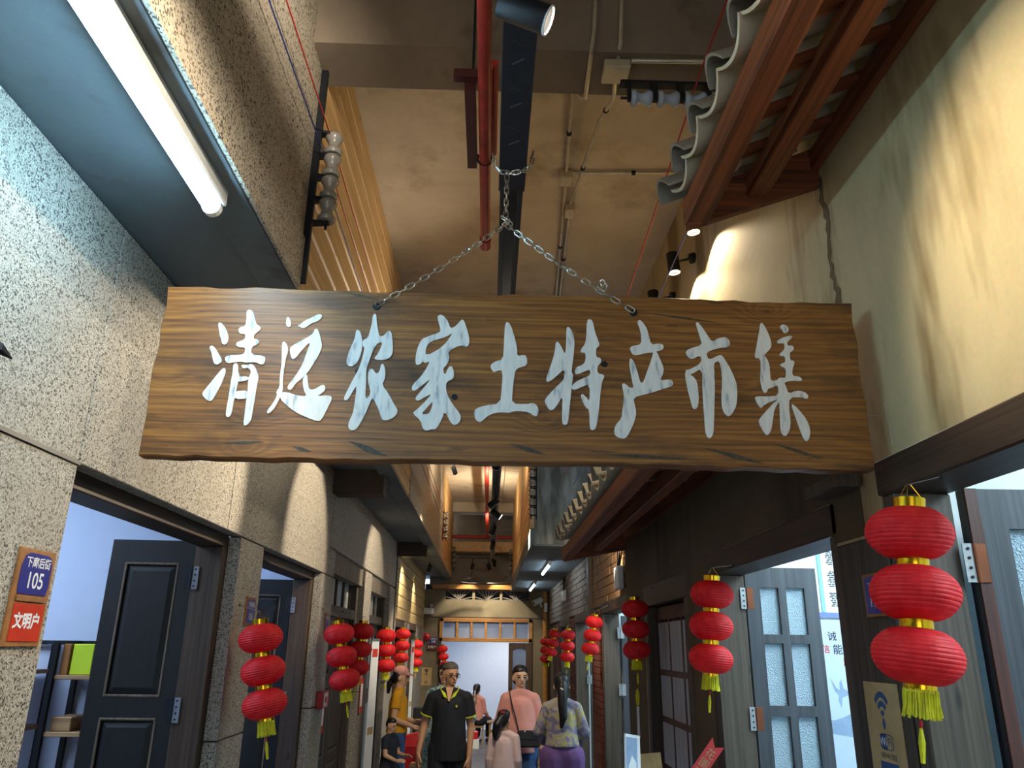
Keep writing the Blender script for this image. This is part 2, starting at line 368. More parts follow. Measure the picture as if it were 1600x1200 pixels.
# ================================================================= STRUCTURE
XL, XR, YE = -1.26, 1.193, 15.8
S = 'structure'
MB().box(-6, 6, -4, 22, -0.15, 0).build('floor', M['floor'], label='grey stone floor of the market lane', cat='floor', kind=S)
MB().box(-3, 3, -4, 16.6, 4.55, 4.75).build('ceiling', M['ceil'], label='warm plastered concrete ceiling high above the lane', cat='ceiling', kind=S)
m = MB(); m.box(-3, 3, -4.2, -4, 2.95, 4.75); m.box(-6, -1.9, -4.2, -4, 0, 2.95); m.box(1.9, 6, -4.2, -4, 0, 2.95)
m.build('wall_back', M['concrete'], label='unseen wall added behind the camera to limit the daylight, with a wide opening', cat='wall', kind=S)  # added out of view to keep daylight off the ceiling beam
cb = MB().box(-0.9, 1.35, 2.54, 2.80, 4.12, 4.56).build('ceiling_beam', M['beam'], label='concrete beam crossing the ceiling above the hanging sign', cat='beam', kind=S)
MB().box(-0.9, 1.35, 0.2, 0.5, 4.12, 4.56).build('ceiling_beam', M['beam'], label='concrete ceiling beam overhead behind the first one', cat='beam', kind=S)

# ---- left wall: core, then stone slabs with open joints
core = MB()
piers = [(-4, 2.34, 2.31), (3.99, 4.41, 2.31), (6.01, 6.46, 2.31), (8.10, 8.57, 2.52), (10.20, 10.74, 2.52)]
for a, b, z in piers: core.box(-1.45, -1.325, a+0.02, b-0.02, 0, z)
core.box(-1.45, -1.29, -4, 10.74, 2.36, 3.13)
core.box(-1.45, -1.30, 10.74, YE, 2.14, 3.13)
for a, b in ((10.74, 10.95), (12.25, 12.9), (14.2, YE)): core.box(-1.45, -1.275, a, b, 0, 2.14)
wl = core.build('wall_left', M['stone_dark'], label='left wall clad in speckled washed stone slabs', cat='wall', kind=S)
J = 0.004
def slab(y0, y1, z0, z1, d=0.065):
    MB().box(XL-d, XL, y0+J, y1-J, z0+J, z1-J, 0.003).build('stone_panel', M['stone'], wl)
ys = [-2.0, 0.2, 2.34, 3.76, 6.2]
for a, b in zip(ys, ys[1:]): slab(a, b, 2.31, 3.13)
slab(6.2, 8.35, 2.53, 3.13); slab(8.35, 10.74, 2.53, 3.13); slab(6.2, 6.46, 2.31, 2.53)
for a, b in ((-2.0, 0.2), (0.2, 2.34)): slab(a, b, 0.0, 1.15); slab(a, b, 1.15, 2.31)
for a, b, z in piers[1:]:
    for z0, z1 in ((0, 0.55), (0.55, 1.36), (1.36, z)): slab(a, b, z0, z1)
# flat dark cable strip on the joint over the door
MB().box(XL, XL+0.006, 1.0, 2.34, 2.306, 2.318).build('cable_strip', M['black'], wl)
for k in range(6):      # horizontal siding boards on the far part of the left wall
    z0 = 2.14 + k*0.165
    MB().box(-1.30, -1.262, 10.78, YE-0.02, z0+0.004, z0+0.161, 0.004).build('board', M['siding'], wl)
MB().box(-1.32, -1.25, 10.72, 10.775, 2.0, 3.13).build('corner_strip', M['black'], wl)
MB().box(-1.275, -1.255, 12.25, 12.9, 0, 2.135).build('stone_panel', M['stone'], wl)
MB().box(-1.275, -1.255, 14.2, YE, 0, 2.135).build('stone_panel', M['stone'], wl)
MB().box(-1.275, -1.255, 10.74, 10.95, 0, 2.135).build('stone_panel', M['stone'], wl)

# ---- left overhang: slab, edge beam, cross beams, fascia in stone and pine
ov = MB().box(-2.0, -0.9, -4, YE+1, 3.13, 3.35).build('overhang_slab', M['soffit'], label='concrete slab of the upper floor overhanging the left side', cat='slab', kind=S)
MB().box(-0.905, -0.766, -4, YE+0.3, 3.092, 3.36, 0.006).build('edge_beam', M['soffit'], ov)
for y in (6.1, 10.64): MB().box(-1.262, -0.86, y, y+0.22, 2.94, 3.14, 0.005).build('crossbeam', M['lintel'], ov)
MB().box(-0.95, -0.762, -4, 2.70, 3.30, 4.56).build('fascia_slab', M['fascia'], ov)
MB().box(-0.95, -0.762, 7.1, 12.3, 3.30, 4.56).build('fascia_slab', M['fascia'], ov)
MB().box(-0.765, -0.752, -4, 2.70, 3.09, 3.31).build('fascia_slab', M['fascia'], ov)
MB().box(-0.765, -0.752, 7.1, 12.3, 3.09, 3.31).build('fascia_slab', M['fascia'], ov)
MB().box(-0.765, -0.735, 2.70, 2.722, 3.12, 4.12).build('steel_edge', M['iron'], ov)
for k in range(10):
    z0 = 3.095 + k*0.1455
    for a, b in ((2.722, 7.1), (12.3, 16.4)):
        MB().box(-0.80-0.02*(k % 2 == 0), -0.758, a+0.003, b-0.003, z0+0.004, z0+0.1415, 0.008).build('board', M['pine'], ov)

# ---- right wall
core = MB()
def rw(y0, y1, z0, z1, x0=XR, x1=1.36): core.box(x0, x1, y0, y1, z0, z1)
rw(-4, 0.6, 0, 4.55); rw(0.6, 2.23, 2.355, 4.55); rw(2.23, 2.305, 2.355, 4.55); rw(2.305, 2.645, 2.14, 4.55); rw(2.645, 4.295, 2.26, 4.55); rw(4.295, 4.77, 0, 4.55); rw(4.77, 6.1, 2.235, 4.55)
rw(6.1, 6.85, 0, 4.55); rw(6.85, 8.5, 2.22, 4.55, XR+0.06)
wr = core.build('wall_right', M['plaster'], label='right wall of yellowed stained plaster', cat='wall', kind=S)
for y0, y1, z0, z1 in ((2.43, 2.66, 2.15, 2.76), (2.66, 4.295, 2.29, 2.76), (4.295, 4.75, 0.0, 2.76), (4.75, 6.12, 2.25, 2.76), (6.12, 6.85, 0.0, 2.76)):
    MB().box(XR-0.004, XR+0.002, y0, y1, z0, z1).build('brown_wall_panel', M['brown_plaster'], wr)  # wall overlaid with a darker brown from the lower awning down
random.seed(21)
for y0, z0, z1, w_, n_ in ((2.415, 2.88, 3.46, 0.028, 22),):     # cracked and peeled streak in the plaster
    zz = [z1 + (z0-z1)*k/n_ for k in range(n_+1)]; dr = [0.012*math.sin(k*0.6) for k in range(n_+1)]
    a = [(y0 + dr[k] - w_*random.uniform(0.2, 1.0), z) for k, z in enumerate(zz)]; b = [(y0 + dr[k] + w_*random.uniform(0.1, 0.9), z) for k, z in enumerate(zz)]
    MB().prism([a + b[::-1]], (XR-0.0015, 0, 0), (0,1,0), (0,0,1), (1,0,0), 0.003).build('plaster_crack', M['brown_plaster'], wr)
core = MB()
core.box(XR+0.03, 1.36, 8.5, YE+0.1, 2.21, 2.86)
for a, b in ((8.4, 9.26), (11.1, 11.75), (13.3, YE+0.1)): core.box(XR+0.03, 1.36, a, b, 0, 2.22)
wrf = core.build('wall_right_far', M['mortar'], label='far right wall faced with tan and grey brick over red brick piers', cat='wall', kind=S)
def bricks(y0, y1, z0, z1, L, H, mats, parent, x=XR, g=0.006, dep=0.03):
    src = {}
    rows = int(round((z1-z0)/H)); H = (z1-z0)/rows
    for r in range(rows):
        y = y0 - (L/2 if r % 2 else 0)
        while y < y1 - 0.02:
            a = max(y, y0); b = min(y+L, y1); y += L
            if b - a < 0.03: continue
            k = random.randrange(len(mats)); key = (round(b-a, 3), k)
            if key not in src:
                src[key] = MB().box(0, dep+0.004, g/2, b-a-g/2, g/2, H-g/2, 0.004).mesh('brick', mats[k])
            inst(src[key], 'brick', parent, (x - random.uniform(0, 0.008), a, z0+r*H))
bricks(6.9, 9.35, 2.23, 2.86, 0.42, 0.09, [M['brick_tan']], wrf, XR+0.03)
bricks(9.5, 15.7, 2.22, 2.86, 0.42, 0.08, [M['brick_grey']], wrf, XR+0.0)
MB().box(XR-0.02, XR+0.06, 9.34, 9.5, 2.2, 2.86).build('pilaster_strip', M['frame'], wrf)
bricks(8.62, 9.22, 0.2, 2.2, 0.2, 0.066, [M['brick_red']], wrf, XR)
bricks(11.15, 11.7, 0.2, 2.2, 0.2, 0.066, [M['brick_red']], wrf, XR)
bricks(13.35, 13.9, 0.6, 2.2, 0.2, 0.066, [M['brick_red']], wrf, XR)

# ---- right overhang far back: mouldy block with soffit
ro = MB().box(0.48, 1.6, 8.5, YE+0.4, 2.86, 4.56).build('overhang_block', M['mould'], label='stained concrete block of the upper floor on the far right', cat='slab', kind=S)
MB().box(0.44, 0.48, 8.42, YE, 2.84, 3.02).build('edge_beam', M['soffit'], ro)
MB().box(0.485, 1.19, 8.5, YE, 2.845, 2.865).build('soffit_board', M['soffit'], ro)
MB().box(0.425, 0.475, 8.4, 8.5, 3.02, 4.55, 0.004).build('corner_post', M['pine'], ro)
for k in range(9):
    z0 = 3.03 + k*0.168
    MB().box(0.455, 0.479, 8.52, YE, z0+0.003, z0+0.165, 0.003).build('board', M['pine'], ro)

# ---- end wall with doorway, transom and lattice vents
ew = MB()
ew.box(-1.6, -0.945, YE, YE+0.2, 0, 2.66); ew.box(0.866, 1.6, YE, YE+0.2, 0, 2.66); ew.box(-0.945, 0.866, YE, YE+0.2, 2.33, 2.66)
ew.box(-1.6, -0.86, YE, YE+0.2, 2.66, 2.86); ew.box(0.80, 1.6, YE, YE+0.2, 2.66, 2.86)
for x in (-0.30, 0.245): ew.box(x-0.025, x+0.025, YE+0.02, YE+0.2, 2.66, 2.86)
wend = ew.build('wall_end', M['endwall'], label='end wall of the lane with a wide doorway and lattice vents', cat='wall', kind=S)
MB().box(-1.12, 0.6, YE-0.06, YE+0.1, 2.865, 2.955, 0.006).build('timber_beam', M['transom'], wend)
MB().box(-1.6, 1.6, YE-0.012, YE, 2.335, 2.345).build('ledge', M['mortar'], wend)
for x0, x1 in ((-0.86, -0.325), (-0.275, 0.22), (0.27, 0.80)):
    l = MB(); cx = (x0+x1)/2; z0, z1 = 2.665, 2.855
    for s_ in (-1, 1):
        for k in (0.15, 0.5, 0.85): l.tube([(cx, YE+0.06, z0), (cx+s_*(x1-x0)/2*k, YE+0.06, z1)], 0.011, 4)
        l.tube([(cx, YE+0.06, z0), (cx+s_*(x1-x0)/2, YE+0.06, z0+0.06)], 0.011, 4)
        l.tube([(cx+s_*(x1-x0)/2*0.9, YE+0.06, z1), (cx+s_*(x1-x0)/2*0.25, YE+0.06, z0+0.06)], 0.009, 4)
    l.box(x0, x1, YE+0.04, YE+0.08, z0, z0+0.012); l.box(x0, x1, YE+0.04, YE+0.08, z1-0.012, z1)
    l.build('lattice_vent', M['concrete'], wend)
MB().box(-1.3, 1.3, YE+0.5, YE+0.55, 2.6, 3.0).build('vent_backing', M['black'], wend)
# upper back of the void, banded
ub = MB().box(-1.2, 1.2, YE+0.25, YE+0.35, 2.95, 3.62).build('wall_upper_end', M['concrete'], label='dim concrete wall closing the upper void above the end wall', cat='wall', kind=S)
MB().box(-1.2, 1.2, YE-0.05, YE+0.3, 3.60, 3.80, 0.005).build('timber_beam', M['pine'], ub)
MB().box(-1.2, 1.2, YE+0.7, YE+0.8, 3.6, 4.56).build('recess_panel', M['beam'], ub)
MB().box(-1.2, 1.2, YE-0.3, YE+0.1, 4.36, 4.56).build('header_beam', M['ceil'], ub)
MB().cyl((-0.75, YE-0.12, 3.88), (0.70, YE-0.12, 3.88), 0.035).build('cross_pipe', M['red_pipe'], label='red pipe running across the far end of the upper void', cat='pipe')

# ---- rooms behind the doorways
def room(name, x0, x1, y0, y1, mat, label, h=2.95):
    """three walls and a ceiling; the open side faces the lane"""
    m = MB()
    far = x0 if x0 < 0 else x1
    m.box(far-0.05, far+0.05, y0, y1, 0, h); m.box(x0, x1, y0-0.05, y0, 0, h); m.box(x0, x1, y1, y1+0.05, 0, h); m.box(x0, x1, y0, y1, h, h+0.05)
    return m.build(name, mat, label=label, cat='wall', kind=S)
room('wall_shop_left', -4.2, -1.46, 0.4, 4.33, M['room_blue'], 'pale blue painted walls of the first shop on the left')
room('wall_shop_left', -4.2, -1.46, 4.39, 6.30, M['room_blue'], 'pale blue walls of the second shop on the left')
room('wall_shop_right', 1.37, 4.0, -0.5, 2.42, M['room_white'], 'white walls of the nearest shop on the right')
room('wall_shop_right', 1.37, 4.0, 2.54, 4.75, M['room_white'], 'white walls of the second shop on the right')
room('wall_shop_right', 1.37, 3.6, 6.7, 8.5, M['room_white'], 'white walls of the far right shop with the open grey door')
room('wall_shop_right', 1.37, 3.6, 9.2, 13.2, M['room_white'], 'white walls of the farthest shop on the right')
m = MB(); m.box(-3, 3, 19.2, 19.3, 0, 3.2); m.box(-3.05, -3, YE+0.2, 19.3, 0, 3.2); m.box(3, 3.05, YE+0.2, 19.3, 0, 3.2); m.box(-3, 3, YE+0.2, 19.3, 2.6, 2.65)
m.build('wall_shop_end', M['room_blue'], label='pale walls of the shop behind the end doorway', cat='wall', kind=S)
# dark rear of shut shops on the left
m = MB(); m.box(-2.2, -2.15, 6.36, 15.8, 0, 3.1); m.box(-2.2, -1.46, 6.36, 15.8, 3.05, 3.1); m.build('wall_store_left', M['post'], label='dark interior wall behind the shut doors on the left', cat='wall', kind=S)
m = MB(); m.box(1.95, 2.0, 4.81, 6.69, 0, 2.6); m.box(1.37, 2.0, 4.81, 6.69, 2.55, 2.6); m.build('wall_store_right', M['post'], label='dark interior wall behind the glazed lattice door', cat='wall', kind=S)

# ---- door frames and lintels
def lframe(n, y0, y1, z, label, mat='frame', x0=-1.46, x1=-1.325):
    m = MB().box(x0, x1, y0, y1, z-0.055, z+0.05, 0.004); f = m.build('door_frame', M['lintel'], label=label, cat='door frame', kind=S)
    MB().box(x0, x1, y1-0.06, y1, 0, z-0.055, 0.004).build('jamb', M[mat], f); MB().box(x0, x1, y0, y0+0.06, 0, z-0.055, 0.004).build('jamb', M[mat], f)
    return f
lframe(1, 2.34, 3.99, 2.31, 'brown wooden frame of the nearest left doorway')
lframe(2, 4.41, 6.01, 2.31, 'brown wooden frame of the second left doorway')
def rframe(y0, y1, z, label, mat='frame_grey', t=0.09):
    f = MB().box(XR-0.004, 1.37, y0-0.02, y1+0.02, z-0.10, z+0.01, 0.006).build('door_frame', M['lintel'], label=label, cat='door frame', kind=S)
    MB().box(XR+0.0, 1.365, y1-t, y1, 0, z-0.10, 0.006).build('jamb', M[mat], f); MB().box(XR+0.0, 1.365, y0, y0+0.06, 0, z-0.10, 0.006).build('jamb', M[mat], f)
    return f
rframe(0.6, 2.30, 2.35, 'grey-brown wooden frame of the nearest right doorway', t=0.07)
rframe(2.645, 4.295, 2.28, 'weathered wooden frame of the right doorway beside the wifi poster')
rframe(6.85, 8.45, 2.24, 'wooden frame of the right doorway under the tan brick')
rframe(9.26, 11.1, 2.22, 'wooden frame of the doorway between two red brick piers')
rframe(11.75, 13.3, 2.22, 'wooden frame of the farthest right doorway')
# the post between the two near right doorways
MB().box(XR-0.006, 1.37, 2.305, 2.645, 0, 2.14, 0.006).build('door_post', M['post'], label='broad dark wooden post carrying the wifi poster', cat='post', kind=S)
MB().box(XR-0.09, XR-0.007, 2.40, 2.66, 2.30, 2.345, 0.004).build('wall_bracket', M['frame_grey'], label='short grey timber block under the right end of the sign', cat='bracket')

# ---- door leaves
def leaf(name, label, hinge, U, w, z0, z1, mat, panels=None, glass=None, th=0.04, edge=None, handle=None):
    """hinge: lower corner, U: unit vector away from the hinge; the visible side faces -Y (or +X)"""
    U = Vector(U).normalized(); N = Vector((-U.y, U.x, 0)); 
    if N.y < -0.5 or (abs(N.y) <= 0.5 and False): N = -N
    t = thing(name, label, 'door', (hinge[0], hinge[1], z0), kind=S); h = z1 - z0
    o = (hinge[0], hinge[1], z0)
    cells = panels or glass
    # stiles and rails: boards around the cells
    us = sorted({0, w} | {c[0] for c in cells} | {c[1] for c in cells}); zs = sorted({0, h} | {c[2] for c in cells} | {c[3] for c in cells})
    m = MB()
    for i in range(len(us)-1):
        for k in range(len(zs)-1):
            cu = (us[i]+us[i+1])/2; cz = (zs[k]+zs[k+1])/2
            if any(c[0] < cu < c[1] and c[2] < cz < c[3] for c in cells): continue
            m.box(us[i], us[i+1], 0, th, zs[k], zs[k+1])
    m.map(o, U, N).build('door_board', M[mat], t)
    for c in cells:
        if panels:
            q = MB().box(c[0], c[1], th*0.3, th*0.7, c[2], c[3]); b_ = 0.03
            vs = [(c[0]+0.012, th*0.3, c[2]+0.012), (c[1]-0.012, th*0.3, c[2]+0.012), (c[1]-0.012, th*0.3, c[3]-0.012), (c[0]+0.012, th*0.3, c[3]-0.012),
                  (c[0]+b_+0.012, th*0.04, c[2]+b_+0.012), (c[1]-b_-0.012, th*0.04, c[2]+b_+0.012), (c[1]-b_-0.012, th*0.04, c[3]-b_-0.012), (c[0]+b_+0.012, th*0.04, c[3]-b_-0.012)]
            q.add(vs, [(4,5,6,7), (0,1,5,4), (1,2,6,5), (2,3,7,6), (3,0,4,7)])
            q.map(o, U, N).build('panel', M[mat], t)
            e = MB(); g = 0.012
            for a in ((c[0], c[0]+g, c[2], c[3]), (c[1]-g, c[1], c[2], c[3]), (c[0], c[1], c[2], c[2]+g), (c[0], c[1], c[3]-g, c[3])): e.box(a[0], a[1], -0.003, 0.006, a[2], a[3], 0.003)
            e.map(o, U, N).build('moulding', M[edge or mat], t)
        else:
            MB().box(c[0]-0.004, c[1]+0.004, th*0.45, th*0.55, c[2]-0.004, c[3]+0.004).map(o, U, N).build('glass_pane', M['frosted'], t)
    return t
def hinges(parent, x, y, zs, sx, mats=('hinge', 'copper'), w=0.035, n=(0, -1)):
    for z in zs:
        a = MB().box(x-sx*w, x-sx*0.003, y-0.004, y, z-0.055, z+0.055, 0.001); h = a.build('hinge', M[mats[0]], parent)
        MB().box(x+sx*0.003, x+sx*w, y-0.004, y, z-0.055, z+0.055, 0.001).build('hinge_leaf', M[mats[1]], h)
        MB().cyl((x, y-0.005, z-0.055), (x, y-0.005, z+0.055), 0.006, n=8).build('hinge_pin', M[mats[1]], h)
        sc = MB()
        for dz in (-0.04, -0.014, 0.014, 0.04): sc.cyl((x-sx*w*0.55, y-0.007, z+dz), (x-sx*w*0.55, y-0.003, z+dz), 0.0045, n=8)
        sc.build('screws', M['iron'], h)
PAN = lambda w, h, a=0.075: [(a, w-a, 0.18, 0.78), (a, w-a, 0.88, 1.44), (a, w-a, 1.53, h-0.11)]
d = leaf('door_1', 'black stained panel door standing open in the nearest left doorway', (-1.475, 3.985), (-1, -0.03, 0), 0.415, 0.02, 2.285, 'door_black', panels=PAN(0.415, 2.265), edge='door_edge')
hinges(d, -1.462, 3.925, (2.10, 1.50, 0.5), -1, ('hinge', 'iron'))
d = leaf('door_2', 'black stained panel door half hidden behind lanterns in the second left doorway', (-1.475, 6.0), (-1, -0.03, 0), 0.40, 0.02, 2.255, 'door_black', panels=PAN(0.40, 2.235), edge='door_edge')
hinges(d, -1.462, 5.945, (2.07, 1.42, 0.5), -1, ('hinge', 'iron'))
for y0, y1, nm in ((6.46, 8.10, 'third'), (8.57, 10.20, 'fourth')):     # shut double doors with transom lights
    f = MB().box(-1.46, -1.32, y0, y1, 2.44, 2.53, 0.004).build('door_frame', M['frame_grey'], label='wooden frame with transom of the %s left doorway' % nm, cat='door frame', kind=S)
    for a, b in ((y0, y0+0.10), (y1-0.10, y1)): MB().box(-1.46, -1.32, a, b, 0, 2.44, 0.004).build('jamb', M['frame_grey'], f)
    MB().box(-1.45, -1.33, y0+0.1, y1-0.1, 2.03, 2.12, 0.004).build('transom_rail', M['frame_grey'], f)
    n = 4; L_ = (y1-y0-0.2)
    for k in range(n+1): MB().box(-1.42, -1.38, y0+0.1+k*L_/n-0.02, y0+0.1+k*L_/n+0.02, 2.12, 2.44).build('transom_bar', M['frame'], f)
    for k in range(n): MB().box(-1.405, -1.40, y0+0.12+k*L_/n, y0+0.08+(k+1)*L_/n, 2.12, 2.44).build('transom_pane', M['pane'], f)
    for k in range(2):
        a = y0+0.10+k*L_/2; wd = L_/2-0.01
        if nm == 'third': leaf('door_3', 'shut dark panel door under a transom, %s leaf of the third left doorway' % ('near' if k == 0 else 'far'), (-1.375, a+0.005), (0, 1, 0), wd, 0.02, 2.03, 'door_grey' if k == 0 else 'frame', panels=PAN(wd, 2.01, 0.11), edge='door_edge')
        else: leaf('door_4', 'shut brown glazed door under a transom, %s leaf of the fourth left doorway' % ('near' if k == 0 else 'far'), (-1.375, a+0.005), (0, 1, 0), wd, 0.02, 2.03, 'frame',
                   glass=[(0.1, wd/2-0.02, 1.3, 1.88), (wd/2+0.02, wd-0.1, 1.3, 1.88), (0.1, wd-0.1, 0.2, 1.15)])
for y0, y1, nm in ((10.95, 12.25, 'under the near end of the siding'), (12.9, 14.2, 'under the far end of the siding')):
    f = MB().box(-1.42, -1.26, y0, y1, 2.04, 2.138, 0.004).build('door_frame', M['frame'], label='dark doorway frame %s' % nm, cat='door frame', kind=S)
    for a, b in ((y0, y0+0.08), (y1-0.08, y1)): MB().box(-1.42, -1.26, a, b, 0, 2.04, 0.004).build('jamb', M['frame'], f)

GL = [(0.07+c*0.135, 0.07+c*0.135+0.105, z0, z0+0.27) for c in (0, 1) for z0 in (0.86, 1.19, 1.52, 1.85)]
GL = [(0.075, 0.175, 0.80, 1.10), (0.215, 0.315, 0.80, 1.10), (0.075, 0.175, 1.15, 1.46), (0.215, 0.315, 1.15, 1.46), (0.075, 0.175, 1.51, 1.815), (0.215, 0.315, 1.51, 1.815), (0.075, 0.175, 1.86, 2.10), (0.215, 0.315, 1.86, 2.10)]
d = leaf('door_5', 'grey painted door with frosted panes open in the right doorway', (1.385, 4.245), (1, -0.02, 0), 0.385, 0.02, 2.225, 'door_grey', glass=[(a, b, c-0.0, e) for a, b, c, e in GL])
hinges(d, 1.372, 4.20, (2.06, 1.47, 0.5), 1)
d = leaf('door_6', 'weathered grey door with frosted glass at the right edge of view', (1.40, 2.225), (1, -0.04, 0), 0.56, 0.02, 2.262, 'door_grey', glass=[(0.115, 0.475, 0.9, 1.50), (0.115, 0.475, 1.55, 2.125)])
MB().box(1.398, 1.436, 2.215, 2.224, 0.02, 2.262, 0.001).build('edge_strip', M['lattice'], d)
hinges(d, 1.395, 2.214, (2.045, 1.3, 0.5), 1)
d = leaf('door_7', 'grey panel door open under the tan brick wall', (1.385, 8.35), (1, -0.05, 0), 0.55, 0.02, 2.12, 'door_grey', panels=PAN(0.55, 2.10, 0.09))
hinges(d, 1.375, 8.34, (1.95, 1.4, 0.5), 1, ('hinge', 'hinge'))
d = leaf('door_8', 'grey-brown door leaf open between the red brick piers', (1.385, 11.0), (1, -0.05, 0), 0.6, 0.02, 2.10, 'frame_grey', panels=PAN(0.6, 2.08, 0.1))
hinges(d, 1.375, 10.99, (1.95, 1.4), 1, ('hinge', 'hinge'))
# lattice door: three tall bays of paired bars
f = MB().box(XR-0.004, 1.36, 4.75, 6.12, 2.10, 2.25, 0.006).build('door_frame', M['lintel'], label='dark frame of the glazed lattice door on the right', cat='door frame', kind=S)
MB().box(XR, 1.36, 4.77, 4.86, 0, 2.10, 0.004).build('jamb', M['post'], f); MB().box(XR, 1.36, 6.0, 6.1, 0, 2.10, 0.004).build('jamb', M['post'], f)
t = thing('door_9', 'dark red lattice door with narrow glazed slits on the right', 'door', (1.28, 4.86, 0), kind=S)
for k in range(4): MB().box(1.265, 1.30, 4.86+k*0.37, 4.895+k*0.37, 0.02, 2.08, 0.003).build('stile', M['lattice'], t)
for z in (0.05, 0.62, 1.02, 1.33, 1.64, 2.02): MB().box(1.262, 1.298, 4.86, 6.0, z-0.02, z+0.02+0.05*(z > 2), 0.003).build('rail', M['lattice'], t)
for k in range(3):
    for j in (1, 2): MB().box(1.268, 1.295, 4.895+k*0.37+j*0.11, 4.915+k*0.37+j*0.11, 0.62, 2.05).build('bar', M['lattice'], t)
    for j in range(3):
        for z0, z1 in ((0.64, 1.0), (1.04, 1.31), (1.35, 1.62), (1.66, 1.98)):
            MB().box(1.266, 1.270, 4.897+k*0.37+j*0.11, 4.897+k*0.37+j*0.11+0.1, z0, z1).build('pane', M['pane'], t)
    MB().box(1.275, 1.29, 4.895+k*0.37, 5.23+k*0.37, 0.07, 0.6).build('panel', M['lattice'], t)
# end doorway: transom window, right hand leaf, frame
tw = thing('window_1', 'honey coloured transom window over the end doorway', 'window', (0, YE, 1.91), kind=S)
fr = MB(); fr.box(-0.945, 0.866, YE-0.03, YE+0.08, 2.25, 2.32, 0.004); fr.box(-0.945, 0.866, YE-0.03, YE+0.08, 1.88, 1.95, 0.004)
fr.box(-0.945, -0.885, YE-0.03, YE+0.08, 1.88, 2.32); fr.box(0.80, 0.866, YE-0.03, YE+0.08, 1.88, 2.32); fr.build('window_frame', M['transom'], tw)
for k in range(1, 6): MB().box(-0.885+k*0.281-0.022, -0.885+k*0.281+0.022, YE-0.02, YE+0.06, 1.95, 2.25, 0.003).build('mullion', M['transom'], tw)
for k in range(6): MB().box(-0.885+k*0.281+0.02, -0.885+(k+1)*0.281-0.02, YE+0.02, YE+0.026, 1.95, 2.25).build('pane', M['pane_blue'], tw)
f = MB().box(-0.945, -0.90, YE-0.03, YE+0.08, 0, 1.88).build('door_frame', M['frame'], label='dark frame of the end doorway', cat='door frame', kind=S)
MB().box(0.80, 0.866, YE-0.03, YE+0.08, 0, 1.88, 0.004).build('jamb', M['frame'], f)
t = thing('door_10', 'dark wooden door with an arched pane at the right of the end doorway', 'door', (0.6, YE, 0), kind=S)
arch = [(0.485, 0.3), (0.745, 0.3), (0.745, 1.72)] + [(0.615+0.13*math.cos(a), 1.72+0.06*math.sin(a)) for a in [PI*k/8 for k in range(1, 8)]] + [(0.485, 1.72)]
MB().prism([[(0.41, 0.02), (0.80, 0.02), (0.80, 1.87), (0.41, 1.87)], arch], (0, YE, 0), (1,0,0), (0,0,1), (0,1,0), 0.05).build('door_board', M['frame'], t)
MB().prism([arch], (0, YE+0.02, 0), (1,0,0), (0,0,1), (0,1,0), 0.006).build('glass_pane', M['pane_blue'], t)
